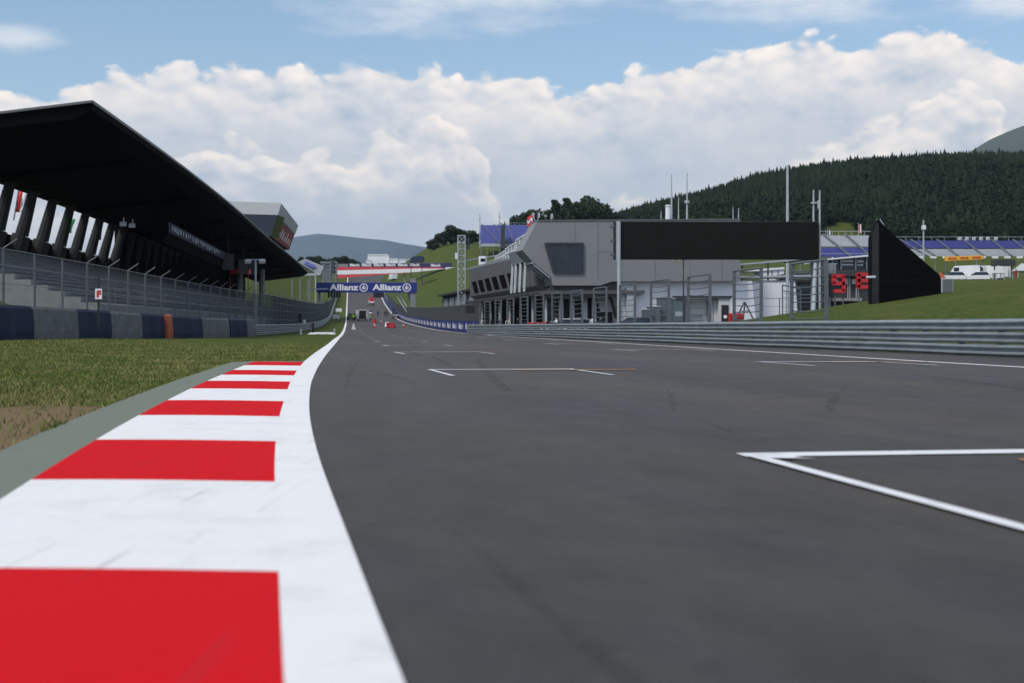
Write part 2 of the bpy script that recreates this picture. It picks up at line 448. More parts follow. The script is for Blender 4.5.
# ------------------------------------------------------------------ the land
T_ROWS = np.concatenate([np.arange(-60, 130, 2.5), np.arange(130, 720, 6), np.arange(720, 1100, 20), np.geomspace(1100, 15400, 24)])
def grid_sheet(tr, sr, z, name, m, sfun=None, kind='structure', uv=True):
    """sheet over track coordinates; sfun(t) -> columns when they vary along the track"""
    rows = []; uvs = []
    for t in tr:
        cols = np.asarray(sfun(t) if sfun else sr, float)
        x = float(Lc(t)) + cols
        hz = H(x, np.full_like(x, t)) + (z(cols, t) if callable(z) else z)
        rows.append(np.stack([x, np.full_like(x, t), hz], 1)); uvs.append(np.stack([cols, np.full_like(x, t)], 1))
    n = len(rows[0]); V = np.concatenate(rows); UV = np.concatenate(uvs)
    fs = [(i * n + j, i * n + j + 1, (i + 1) * n + j + 1, (i + 1) * n + j) for i in range(len(rows) - 1) for j in range(n - 1)]
    me = bpy.data.meshes.new(name); me.from_pydata(V.tolist(), [], fs); me.materials.append(m)
    if uv:
        l = me.uv_layers.new(name='st')
        idx = np.empty(len(me.loops), np.int32); me.loops.foreach_get('vertex_index', idx)
        l.data.foreach_set('uv', UV[idx].astype(np.float32).ravel())
    me.polygons.foreach_set('use_smooth', [True] * len(me.polygons))
    o = bpy.data.objects.new(name, me); COL.objects.link(o)
    return put(o, kind=kind)

S_COLS = np.concatenate([-np.geomspace(70, 13200, 32)[::-1], np.arange(-66, -20, 3), np.arange(-20, 44, 1.5), np.arange(44, 160, 6), np.arange(160, 420, 15), np.geomspace(430, 15400, 26)])
grid_sheet(T_ROWS, S_COLS, -.025, 'ground', M['meadow'])

tr = T_ROWS[T_ROWS < 1000]
def road_cols(t):
    b = sR(t) + .1 if t < 660 else float(Wc(t)) + .4
    return np.linspace(-.2, b, 9)
grid_sheet(tr, None, 0.0, 'race_track', M['asphalt'], road_cols)
tp = T_ROWS[(T_ROWS > 84) & (T_ROWS < 320)]
grid_sheet(tp, None, -.008, 'pit_lane', M['pitasphalt'], lambda t: np.linspace(sR(t) + .1, sR(t) + 48, 9))

# painted edges
def KI(t): return -.282 - .12 * float(ss(12, 29, t)) + .06 * float(ss(29, 60, t))
tl = np.concatenate([np.arange(-8, 60, .5), T_ROWS[(T_ROWS >= 60) & (T_ROWS < 690)]])
grid_sheet(tl, None, .006, 'edge_line', M['pwhite'], lambda t: np.linspace(KI(t), 0, 3))
tr2 = np.concatenate([np.arange(5, 60, 1.0), T_ROWS[(T_ROWS >= 60) & (T_ROWS < 690)]])
grid_sheet(tr2, None, .006, 'edge_line', M['pwhite'], lambda t: np.linspace(float(Wc(t)) - .15, float(Wc(t)) + .05 + .12 * float(ss(150, 260, t)), 3))

# the kerb: red and white bands over a shallow hump, green strip behind it
def kz(cols, t):
    u = np.clip((KI(t) - cols) / 1.2, 0, 1)
    return .0066 + .012 * np.sin(u * math.pi * .62)
def KS(t): return np.linspace(KI(t) + .012, -1.52, 7)[::-1]
bands = [(-7.6 + 4.75 * k, 'r') for k in range(0, 8)]
starts = [-7.84, -3.09, 1.78, 6.41, 11.1, 15.9, 20.5, 25.6]
for k, a in enumerate(starts):
    b = a + 2.28 + (.35 if k == 7 else 0)
    grid_sheet(np.linspace(a, b, 7), None, kz, 'kerb_band', M['pred'], KS)
    if k < 7: grid_sheet(np.linspace(b, starts[k + 1], 7), None, kz, 'kerb_band', M['pwhite'], KS)
def green_cols(t):
    return np.linspace(-2.06, -1.52, 4)
def gz(cols, t):
    return .0066 + .012 * math.sin(math.pi * .62) - .022 * np.clip((-1.52 - cols) / .54, 0, 1)
tg = np.linspace(-8, 28.6, 40)
grid_sheet(tg, None, gz, 'kerb_strip', M['pgreen'], green_cols)
e = MB(); e.add([st(-2.06, 28.6, .0), st(-.41, 28.6, .006), st(-.41, 29.3, .001), st(-1.5, 29.1, .001)], [(0, 1, 2, 3)])
structure('kerb_strip', e, M['pgreen'])

# grid boxes painted on the track
def mark(pts, w, m, z):
    q = MB()
    for (a, b) in pts:
        a = Vector(a); b = Vector(b); d = (b - a); L_ = d.length; d /= L_; n = Vector((-d.y, d.x, 0)) * w / 2
        k = max(1, int(L_ / 1.5)); rows = []
        for i in range(k + 1):
            p = a + d * (L_ * i / k)
            rows.append([Vector((*(p + n).xy, float(H(p.x, p.y)) + z)), Vector((*(p - n).xy, float(H(p.x, p.y)) + z))])
        q.loft(rows)
    return structure('grid_marking', q, m)
def grid_box(s, t, w=.10):
    x0 = float(Lc(t)) + s; sl = -.19
    mark([((x0, t, 0), (x0 + 2.75, t + .36, 0))], .22, M['pgridwhite' if t < 20 else 'pwornwhite'], .008)
    for xo, dy in ((0.0, 0), (2.62, .34)):
        ln = 3.0
        a = (x0 + xo + .06, t - .055 + dy, 0); b = (a[0] - sl * ln, t - ln + dy, 0)
        mark([(a, b)], w * .8, M['pgridwhite' if t < 20 else 'pwornwhite'], .012)
    q = MB(); x_ = x0 + .30; q.add([(x0 + .08, t - .03, .0145), (x0 + .36, t - .12, .0145), (x0 + .28, t - .20, .0145), (x0 + .40, t - .27, .0145), (x0 + .12, t - .24, .0145)], [(0, 1, 2, 3, 4)])
    if t < 30: structure('grid_marking', q, M['pgridwhite'])
    mark([((x0 + 1.6, t - .40, 0), (x0 + 3.9, t - .12, 0))], .20, M['porange'], .016)
for k in range(14):
    t = [7.75, 23.3, 39.6, 54.6][k] if k < 4 else 54.6 + 16 * (k - 3)
    grid_box(2.62 if k == 0 else 2.05, t, .11)
    t2 = 28.5 + 15.6 * k
    grid_box(9.9, t2, .11)
for (px, py, w) in ((352, 331, 0), (400, 331, 0)):
    pass
# start line bars far up the straight
for t in (196, 214):
    a = st(1.0, t); b = st(11.8, t)
    mark([((a.x, a.y, 0), (b.x, b.y, 0))], .9, M['pwornwhite'], .012)

# tyre marks: thin films of rubber with worn gaps
m, nt, b = nodes('tyre_rubber_film')
g = nt.nodes.new('ShaderNodeNewGeometry'); P = g.outputs['Position']
f = N(nt, 'MULTIPLY', SS(nt, NOISE(nt, P, 5, 6, .7), .38, .70), .42)
tb_ = nt.nodes.new('ShaderNodeBsdfTransparent'); mx = nt.nodes.new('ShaderNodeMixShader')
b.inputs['Base Color'].default_value = (.018, .018, .019, 1); b.inputs['Roughness'].default_value = .6
nt.links.new(f, mx.inputs[0]); nt.links.new(tb_.outputs[0], mx.inputs[1]); nt.links.new(b.outputs[0], mx.inputs[2]); nt.links.new(mx.outputs[0], nt.nodes['Material Output'].inputs[0])
M['skid'] = m
def skid(pix, w=.22):
    pts = [at(px, py, CAM_H * F / (py - HOR)) for px, py in pix]
    q = MB(); rows = []; n = len(pts)
    for i in range(n):
        d = (pts[min(i + 1, n - 1)] - pts[max(i - 1, 0)]); d.z = 0; d.normalize(); nn = Vector((-d.y, d.x, 0)) * w * .32 * (.25 + .75 * math.sin(math.pi * (i + .3) / (n - .4)))
        p = Vector((pts[i].x, pts[i].y, .0045)); rows.append([p + nn, p - nn])
    q.loft(rows); structure('tyre_mark', q, M['skid'])
skid([(478, 358.5), (483, 366), (489, 374), (500, 385), (512, 392)], .3)
skid([(846, 386), (838, 394), (832, 402), (829, 408), (832, 413)], .16)
skid([(668, 388), (670, 393), (672, 400), (673, 407), (673, 412)], .12)
skid([(560, 350), (610, 353), (660, 356.5), (700, 360)], .5)
skid([(760, 352.5), (820, 356), (880, 361), (940, 368)], .5)
skid([(880, 372), (930, 377), (985, 384), (1040, 392)], .35)
skid([(368, 352), (356, 364), (349, 376), (346, 388)], .10)
skid([(610, 378), (640, 382), (680, 384)], .16)
skid([(700, 420), (730, 432), (770, 440)], .10)
for k in range(40):      # straight faint rubber on the two grid columns
    t0 = 20 + 4.6 * k; s0 = (2.7 if k % 2 else 10.6) + random.uniform(-.3, 1.6)
    q = MB(); q.loft([[st(s0 - .07 + .04 * j, t0 + 1.5 * j, .0045), st(s0 + .07 + .04 * j, t0 + 1.5 * j, .0045)] for j in range(7)]); structure('tyre_mark', q, M['skid'])
# grass blades on the verge (uncountable)
def grass():
    n = 190000
    u = RNG.random(n); t = 3.0 * (62 / 3.0) ** (u ** .85)
    s = -2.04 - RNG.random(n) ** 1.25 * (5.5 + t * .22)
    beyond = (t > 29.4); s = np.where(beyond, -.40 - RNG.random(n) ** 1.15 * (6 + t * .2), s)
    x = Lc(t) + s
    keep = np.ones(n, bool)
    ex = (x + .19 * t + 2.3) * .95; ey = (t - 10.4) * .30
    er = np.sqrt(ex**2 + ey**2) + .45 * np.sin(x * 3.1 + t) * np.sin(t * 1.7)
    keep &= ~((er < .85) & (RNG.random(n) < .93))
    keep &= (x > -.52 * t - 2)
    clump = np.sin(x * 1.9 + .7 * np.sin(t * .9)) * np.sin(t * .8 + x * .6)
    keep &= RNG.random(n) < .72 + .28 * clump
    x = x[keep]; t = t[keep]; n = len(x)
    z = H(x, t) - .03
    h = (.022 + .030 * RNG.random(n)) * (1 + .9 * (RNG.random(n) > .965)) * (1 + .25 * np.sin(x * 1.3) * np.sin(t * .7))
    wd = (.0035 + .004 * RNG.random(n)) * (1 + t / 28)
    a = RNG.random(n) * 2 * math.pi; lean = h * (.2 + .9 * RNG.random(n)); la = RNG.random(n) * 2 * math.pi
    V = np.zeros((n, 3, 3), np.float32)
    V[:, 0] = np.stack([x - np.cos(a) * wd, t - np.sin(a) * wd, z], 1)
    V[:, 1] = np.stack([x + np.cos(a) * wd, t + np.sin(a) * wd, z], 1)
    V[:, 2] = np.stack([x + np.cos(la) * lean, t + np.sin(la) * lean, z + h + .012], 1)
    me = mesh_np('grass', V.reshape(-1, 3), np.arange(3 * n).reshape(-1, 3)); me.materials.append(M['blades'])
    o = bpy.data.objects.new('grass', me); COL.objects.link(o)
    return put(o, 'short green grass with dry tufts beside the kerb', 'grass', None, 'stuff')
def mesh_np(name, V, Fa):
    me = bpy.data.meshes.new(name)
    Fa = np.asarray(Fa, np.int32); k = Fa.shape[1]
    me.vertices.add(len(V)); me.vertices.foreach_set('co', np.asarray(V, np.float32).ravel())
    me.loops.add(Fa.size); me.loops.foreach_set('vertex_index', Fa.ravel())
    me.polygons.add(len(Fa)); me.polygons.foreach_set('loop_start', np.arange(0, Fa.size, k, dtype=np.int32))
    me.update(calc_edges=True)
    return me
grass()

# ------------------------------------------------------------------ mountains, wood
def ridge(name, m, d, pts, depth, base, rough, seed):
    """a mountain side: skyline through photo points, falling away behind and in front"""
    r = np.random.default_rng(seed)
    xs = np.linspace(pts[0][0], pts[-1][0], 160)
    ys = np.interp(xs, [p[0] for p in pts], [p[1] for p in pts])
    X = (xs - 512) / F * d; Z = CAM_H + (HOR - ys) / F * d
    ph = r.random(12) * 6.28
    rows = []
    prof = np.array([0, .12, .28, .46, .64, .80, .93, 1, .93, .7, .35, 0.0])
    off = np.linspace(-1, .75, len(prof)) ; off[7] = 0
    for k, (p, o) in enumerate(zip(prof, off)):
        nz = sum(np.sin(X / d * (14 * (j + 1)) + ph[j] + o * 5 * (j % 3)) / (j + 1.0) for j in range(7)) * rough * (1 - abs(p - .5) * 1.4 if p < 1 else .12)
        rows.append([Vector((X[i] * (1 + .1 * o), d + o * depth, max(base, base + (Z[i] - base) * p + nz[i]))) for i in range(len(xs))])
    q = MB(); q.loft(rows)
    o = structure(name, q, m, smooth=True)
    return o
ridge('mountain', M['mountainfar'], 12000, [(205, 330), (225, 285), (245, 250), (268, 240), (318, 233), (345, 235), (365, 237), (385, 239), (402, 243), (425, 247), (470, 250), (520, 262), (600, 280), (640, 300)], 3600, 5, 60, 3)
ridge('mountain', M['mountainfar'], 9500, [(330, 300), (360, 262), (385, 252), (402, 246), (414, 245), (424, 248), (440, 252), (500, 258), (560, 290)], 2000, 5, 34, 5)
ridge('mountain', M['mountain'], 5200, [(880, 200), (920, 178), (945, 164), (970, 152), (990, 140), (1010, 131), (1024, 126), (1050, 116), (1100, 104), (1180, 118), (1300, 150), (1500, 220)], 1600, 10, 24, 8)

def conifer_template(r, tiers=7, n=9):
    V = []; Fa = []
    for k in range(tiers):
        z0 = .06 + .80 * k / tiers; z1 = z0 + .26 + .05 * r.random()
        rad = .23 * (1 - k / tiers) ** .8 + .025
        b = len(V); ph = r.random() * 6.28
        V.append((r.normal() * .01, r.normal() * .01, min(z1, 1.0)))
        for j in range(n):
            q = ph + 2 * math.pi * j / n; rr = rad * (1.12 if j % 2 else .62) * (.8 + .4 * r.random())
            V.append((math.cos(q) * rr, math.sin(q) * rr, z0 - .05 * r.random()))
        Fa += [(b, b + 1 + j, b + 1 + (j + 1) % n) for j in range(n)]
    return np.array(V), np.array(Fa)
def broad_template(r, n=130):
    V = []; Fa = []
    lobes = [(r.normal() * .14, r.normal() * .14, .35 + .4 * r.random(), .16 + .12 * r.random()) for _ in range(7)]
    for k in range(n):
        l = lobes[k % 7]; d = r.normal(size=3); d /= np.linalg.norm(d)
        c = np.array(l[:3]) + d * l[3] * (.75 + .35 * r.random())
        nrm = d + .5 * r.normal(size=3); nrm /= np.linalg.norm(nrm)
        a = np.cross(nrm, [0, 0, 1.0]); a /= np.linalg.norm(a) + 1e-6; bb = np.cross(nrm, a)
        sz = .045 + .05 * r.random(); b = len(V)
        V += [c + a * sz, c + bb * sz * 1.1, c - a * sz]
        Fa.append((b, b + 1, b + 2))
    return np.array(V), np.array(Fa)
def forest():
    tc = [conifer_template(RNG) for _ in range(7)]; tb = [broad_template(RNG) for _ in range(4)]
    n = 21000
    az = -.01 + RNG.random(n) * .50; t = np.sqrt(RNG.random(n) * (990**2 - 455**2) + 455**2)
    # thin the near flank in front of the stands, keep the skyline dense
    V = []; Fa = []; nv = 0
    near = 455 + 60 * np.sin(az * 31) + 40 * np.sin(az * 77)
    for i in range(n):
        if t[i] < near[i] + 25: continue
        if az[i] < .06 and t[i] < 560 + 200 * RNG.random(): continue
        x = az[i] * t[i]; z = float(H(x, t[i]))
        f = (t[i] - 470) / 430 + .25 * math.sin(az[i] * 22 + t[i] * .013) + .25 * RNG.normal()
        broad = f < .42
        v, fa = (tb if broad else tc)[RNG.integers(4 if broad else 7)]
        h = (7 + 5 * RNG.random()) if broad else (7.5 + 4.5 * RNG.random() + 2 * (RNG.random() > .93))
        wdt = h * (.95 if broad else .80 + .3 * RNG.random())
        q = RNG.random() * 6.28; c, s_ = math.cos(q), math.sin(q)
        P = np.stack([(v[:, 0] * c - v[:, 1] * s_) * wdt + x, (v[:, 0] * s_ + v[:, 1] * c) * wdt + t[i], v[:, 2] * h + z - .8], 1)
        V.append(P); Fa.append(fa + nv); nv += len(P)
    me = mesh_np('forest', np.concatenate(V), np.concatenate(Fa)); me.materials.append(M['conifer'])
    o = bpy.data.objects.new('forest', me); COL.objects.link(o)
    return put(o, 'dense dark conifer wood covering the hill behind the pit building', 'forest', None, 'stuff')
forest()

def crown_mesh(r, n, lobes, leaf):
    """leaf-sized faces spread through uneven lobes"""
    L_ = np.array(lobes); k = r.integers(len(L_), size=n)
    d = r.normal(size=(n, 3)); d /= np.linalg.norm(d, axis=1)[:, None]
    rad = L_[k, 3] * (.55 + .55 * r.random(n) ** .6)
    c = L_[k, :3] + d * rad[:, None] * np.array([1, 1, .85])
    nr = d + .8 * r.normal(size=(n, 3)); nr /= np.linalg.norm(nr, axis=1)[:, None]
    a = np.cross(nr, r.normal(size=(n, 3))); a /= np.linalg.norm(a, axis=1)[:, None]; b = np.cross(nr, a)
    s = leaf * (.6 + .8 * r.random(n))[:, None]
    V = np.stack([c + a * s, c + b * s * .7, c - a * s, c - b * s * .7], 1).reshape(-1, 3)
    return V, np.arange(4 * n).reshape(-1, 4)
def make_tree_meshes(seed, kind):
    r = np.random.default_rng(seed)
    if kind == 'broad':
        lobes = [(0, 0, .62, .24)]
        for i in range(11):
            q = i * 2.4 + r.random(); R = .12 + .22 * r.random()
            lobes.append((math.cos(q) * R, math.sin(q) * R, .16 + .66 * r.random() * (1 - R), .10 + .10 * r.random()))
        V, Fa = crown_mesh(r, 4200, lobes, .030)
    else:
        lobes = [(r.normal() * .015, r.normal() * .015, .12 + .82 * i / 13, .20 * (1 - i / 14) + .03) for i in range(14)]
        V, Fa = crown_mesh(r, 2200, lobes, .022)
    cm = mesh_np('crown', V, Fa); cm.materials.append(M['leaf'])
    t = MB(); t.tube((0, 0, -.03), (.01, 0, .35), .028, .020, 8)
    t.tube((.01, 0, .33), (0, .01, .75), .019, .006, 7)
    if kind == 'broad':
        for i in range(5):
            q = i * 1.25; t.tube((.005, 0, .25 + .05 * i), (math.cos(q) * .22, math.sin(q) * .22, .5 + .06 * i), .011, .003, 6)
    tm = bpy.data.meshes.new('trunk'); tm.from_pydata(t.v, [], t.f); tm.materials.append(M['bark'])
    return cm, tm
TREES = {('broad', i): make_tree_meshes(20 + i, 'broad') for i in range(4)}
TREES.update({('spruce', i): make_tree_meshes(40 + i, 'spruce') for i in range(2)})
def tree(px, top, d, label, group, kind='broad', var=0, wide=1.0, sink=.3):
    p = at(px, top, d); z = float(H(p.x, p.y)) - sink; h = max(p.z - z, 2.0)
    name = 'broadleaf_tree' if kind == 'broad' else 'conifer_tree'
    o = thing(name, (p.x, p.y, z), label, 'tree', group)
    cm, tm = TREES[(kind, var)]
    for nm, me in (('crown', cm), ('trunk', tm)):
        c = bpy.data.objects.new(nm, me); COL.objects.link(c); c.parent = o
    o.scale = (h * wide, h * wide, h); o.rotation_euler = (0, 0, random.random() * 6.28)
    return o
g1 = 'trees on the grassy hilltop left of the violet stand'
tree(434, 236, 605, 'small round tree at the left foot of the hilltop clump', g1, var=0, wide=1.4)
tree(442, 230, 610, 'medium bushy tree second from the left in the hilltop clump', g1, var=1, wide=1.4)
tree(451, 222, 614, 'tallest broad tree of the hilltop clump left of the lattice mast', g1, var=2, wide=1.25)
tree(461, 226, 618, 'bushy tree directly behind the top of the lattice mast', g1, var=3, wide=1.4)
tree(471, 227, 622, 'round tree just right of the lattice mast top', g1, var=0, wide=1.4)
tree(482, 231, 626, 'low dark tree at the right end of the clump, touching the violet stand', g1, var=1, wide=1.6)
g2 = 'large trees rising behind the roof of the pit building'
words = ['small rounded tree left of all others behind the pit roof', 'rounded tree second from the left behind the pit roof', 'broad tree third from the left behind the pit roof',
         'slim pointed spruce behind the pit roof, left one of two', 'slim pointed spruce behind the pit roof, right one of two', 'broad tree between the spruces and the tallest tree behind the pit roof',
         'tallest broad tree behind the pit roof with loose crown', 'broad tree right of the tallest one where the dark wood begins']
for k, (px, top, kd, v, w) in enumerate([(519, 208, 'broad', 1, .95), (530, 203, 'broad', 3, .95), (543, 201, 'broad', 0, 1.0), (556, 199, 'spruce', 0, 1.35), (567, 197, 'spruce', 1, 1.35), (579, 193, 'broad', 1, .9),
                                          (591, 187, 'broad', 2, .8), (605, 200, 'broad', 3, 1.1)]):
    tree(px, top, 605, words[k], g2, kd, v, w)
g3 = 'dark trees on the far left crest'
for k, px in enumerate((301, 309, 316, 323, 331, 338, 344, 352)):
    w = ['leftmost', 'second', 'third', 'fourth', 'fifth', 'sixth', 'seventh', 'rightmost'][k]
    tree(px, [255, 254, 253, 255, 255, 253, 253, 256][k], 700, f'{w} dark tree in the row on the far left crest', g3, 'broad', k % 4, 1.1)

# ------------------------------------------------------------------ left: belt-covered tyre wall
P0 = Vector((-20.9, 51)); P1 = Vector((-22.6, 110))
def tw(px):      # point of the tyre-wall line seen at this column
    k = (px - 512) / F; u = (k * P0.y - P0.x) / ((P1.x - P0.x) - k * (P1.y - P0.y))
    return P0 + (P1 - P0) * u
def wall_block(a, b, m, name, label, hgt=1.45, dep=1.1, cat='barrier', group='belt-covered tyre wall in front of the stand'):
    d = (b - a).normalized(); n = Vector((-d.y, d.x))          # away from the track
    if n.x > 0: n = -n
    q = MB(); rows = []
    prof = [(0.0, -.3), (-.03, .35), (.0, .8), (.05, hgt - .12), (.14, hgt), (dep - .1, hgt), (dep, hgt - .12), (dep, -.3)]
    L_ = (b - a).length
    for k in range(7):
        u = k / 6; bul = .035 * math.sin(k * 2.1 + a.y)
        p = a + d * (.02 + (L_ - .04) * u)
        z0 = float(H(p.x, p.y))
        rows.append([Vector((*(p + n * (o + bul * (1 if o < .3 else 0))), z0 + z + (bul * .4 if z > 1 else 0))) for o, z in prof])
    q.loft(rows); q.add(rows[0], [tuple(range(len(prof)))]); q.add(rows[-1], [tuple(range(len(prof)))])
    c = (a + b) / 2
    return solo(name, q, m, (c.x, c.y, float(H(c.x, c.y))), label, cat, group)
edges = [-70, -20, 33, 78, 111, 142, 165, 203, 230, 247, 256]
names = ['navy', None, 'navy', 'grey', 'navy', 'grey', 'navy', 'navy', 'grey', 'navy', 'grey']
lab = ['grey belt-covered barrier block beyond the left picture edge', 'long navy belt-covered barrier block cut by the left picture edge', 'widest pale grey barrier block, between the first two navy ones',
       'navy barrier block between the two largest grey ones under the F sign', 'grey barrier block under the fence, third block from the right of the F sign', 'short navy barrier block just left of the orange panel',
       'long navy barrier block just right of the orange panel', 'grey barrier block right of the long navy one', 'small navy barrier block near the steel rails', 'narrow grey end block touching the steel rails']
for k in range(len(edges) - 1):
    c = ['greybelt', 'navy', 'greybelt', 'navy', 'greybelt', 'navy', 'navy', 'greybelt', 'navy', 'greybelt'][k]
    wall_block(tw(edges[k]), tw(edges[k + 1]), M[c], 'tyre_barrier', lab[k])
a = tw(164.6) + Vector((.2, 0)); b = tw(170.0) + Vector((.2, 0))
wall_block(a, b, M['orange'], 'marker_board', 'orange upright panel standing in front of the navy tyre wall', 1.5, .25, 'marker panel', None)

# ------------------------------------------------------------------ steel rails and wire fences
WPROF = [(0, -.158), (.07, -.145), (.12, -.105), (.12, -.07), (.015, -.022), (.015, .022), (.12, .07), (.12, .105), (.07, .145), (0, .158)]
def frame(fn, t):
    a = fn(t - .4); b = fn(t + .4); d = (b - a).normalized()
    return fn(t), d
def rail_barrier(fn, ts, side, centres, root, mrail, mpost, post_step=4.0, top=1.02):
    """W-beams along fn(t) (ground points); side = +1 when the track lies to the left of travel"""
    for zc in centres:
        q = MB(); rows = []
        for t in ts:
            p, d = frame(fn, t); n = Vector((-d.y, d.x, 0)).normalized() * side
            wob = .012 * math.sin(t * .8 + zc * 9) + .01 * math.sin(t * .31)
            rows.append([p + n * (o + .10 + wob * .6) + Vector((0, 0, zc + z + wob * .5)) for o, z in WPROF])
        q.loft(rows)
        q.loft([[v + Vector((0, 0, 0)) - Vector((0.0, 0, 0)) for v in r] for r in rows[:1]] * 1 + [rows[0]]) if False else None
        q.build('rail', mrail, root, smooth=False, recalc=False)
    t = ts[0]; k = 0; last = None; count = 0
    tt = ts[0]
    while tt < ts[-1] and count < 90:
        p, d = frame(fn, tt)
        q = MB(); q.box(p + Vector((0, 0, top / 2 - .15)), (.10, .14, top + .3), math.atan2(d.y, d.x))
        n = Vector((-d.y, d.x, 0)).normalized() * side
        q.box(p + n * .07 + Vector((0, 0, top / 2)), (.05, .06, top - .1), math.atan2(d.y, d.x))
        q.build('post', mpost, root)
        tt += post_step; count += 1
def wire_mesh(fn, t0, t1, z0, z1, pitch, r, root, m, hp=None, name='wire_mesh'):
    """real wires: thin three-sided rods, upright and lengthwise"""
    q = MB(); V = []; Fa = []
    ts = np.arange(t0, t1, pitch)
    pts = [fn(t) for t in ts]
    n = len(ts); P = np.array([tuple(p) for p in pts])
    tri = np.array([(r, 0), (-.5 * r, .87 * r), (-.5 * r, -.87 * r)])
    vs = np.zeros((n, 6, 3))
    for k in range(3):
        vs[:, k, :2] = P[:, :2] + tri[k]; vs[:, k, 2] = P[:, 2] + z0
        vs[:, k + 3, :2] = P[:, :2] + tri[k]; vs[:, k + 3, 2] = P[:, 2] + z1
    base = np.arange(n)[:, None, None] * 6
    f = np.array([(0, 1, 4, 3), (1, 2, 5, 4), (2, 0, 3, 5)])[None] + base
    V.append(vs.reshape(-1, 3)); Fa.append(f.reshape(-1, 4)); nv = 6 * n
    step = max(1, int(2.0 / pitch)); idx = np.arange(0, n, step); Q = P[idx]; m_ = len(Q)
    hp = hp or pitch
    for z in np.arange(z0, z1 + .001, hp):
        vv = np.zeros((m_, 3, 3))
        for k, (dx, dz) in enumerate(((r, 0), (-.5 * r, .87 * r), (-.5 * r, -.87 * r))):
            vv[:, k, 0] = Q[:, 0] + dx; vv[:, k, 1] = Q[:, 1]; vv[:, k, 2] = Q[:, 2] + z + dz
        b = np.arange(m_ - 1)[:, None, None] * 3 + nv
        ff = np.array([(0, 1, 4, 3), (1, 2, 5, 4), (2, 0, 3, 5)])[None] + b
        V.append(vv.reshape(-1, 3)); Fa.append(ff.reshape(-1, 4)); nv += 3 * m_
    V = np.concatenate(V); o_ = wloc(root)
    me = mesh_np(name, V - np.array([o_.x, o_.y, o_.z]), np.concatenate(Fa)); me.materials.append(m)
    o = bpy.data.objects.new(name, me); COL.objects.link(o); o.parent = root
    return o

# right: steel barrier from beside the camera to the pit wall
def fa(t):
    return Vector((Xarm(t), t, 0.0))
root = thing('steel_barrier', fa(40), 'long grey corrugated steel barrier along the right side of the track', 'crash barrier')
rail_barrier(fa, list(np.arange(6, 133, 2.0)) + [133.0], 1, (.175, .515, .855), root, M['steel'], M['post'], 2.0)
q = MB(); rows = []
for t in np.arange(6, 133.1, 2.0):
    p, d = frame(fa, t); rows.append([p + Vector((-.06, 0, 1.035)), p + Vector((.20, .03, 1.035)), p + Vector((.20, .03, 1.005)), p + Vector((-.06, 0, 1.005))])
q.loft(rows, closed=True); q.build('cap_rail', M['steel'], root)

# posts and sagging cables behind it
def fb(t):
    x = Xarm(t) + .42
    return Vector((x, t, 0.0))
root = thing('catch_fence', fb(60), 'open row of grey steel posts with sagging cables behind the right steel barrier', 'safety fence')
PT = [46.0 + 3.15 * k for k in range(27)]
for k, t in enumerate(PT):
    p, d = frame(fb, t); q = MB()
    q.box(p + Vector((0, 0, 1.6)), (.10, .12, 3.36), math.atan2(d.y, d.x))
    q.build('post', M['post'], root)
for k in range(0, len(PT) - 1, 2):
    p = fb(PT[k]); r = fb(PT[k + 1])
    q = MB(); q.tube(p + Vector((0, 0, 3.28)), r + Vector((0, 0, 3.28)), .04)
    q.build('top_bar', M['post'], root)
    q = MB()
    for j in range(7):
        z = 1.15 + .31 * j; pts = []
        sag = .055 + .03 * math.sin(k * 1.3 + j * 2.1)
        for i in range(7):
            u = i / 6; a = p.lerp(r, u); pts.append(a + Vector((0, 0, z - sag * 4 * u * (1 - u))))
        q.path(pts, .021, 4)
    q.build('cable', M['post'], root)

# pit wall with wire fence and blue boards, from the end of the steel barrier up the hill
def fw(t):
    return st(sR(t), t)
root = thing('pit_wall', fw(133), 'pit wall with grey wire fence above a row of blue lettered boards', 'pit wall')
q = MB(); rows = []
for t in np.arange(133, 560, 4.0):
    p, d = frame(fw, t); n = Vector((d.y, -d.x, 0)).normalized()
    rows.append([p + Vector((0, 0, -.3)), p + Vector((0, 0, 1.1)), p + n * .3 + Vector((0, 0, 1.1)), p + n * .3 + Vector((0, 0, -.3))])
q.loft(rows, closed=True); q.add(rows[0], [(0, 1, 2, 3)]); q.build('wall', M['concrete'], root)
def fw2(t):
    p = fw(t); return p + Vector((.16, 0, 0))
wire_mesh(fw2, 133, 420, 1.1, 3.3, .055, .0085, root, M['wire'])
for k in range(72):
    t = 134 + 4 * k; p = fw2(t); q = MB(); q.box(p + Vector((.07, 0, 2.2)), (.1, .1, 2.3)); q.build('post', M['post'], root)
q = MB(); q.path([fw2(t) + Vector((0, 0, 3.3)) for t in np.arange(133, 422, 6)], .035, 5); q.build('top_bar', M['post'], root)
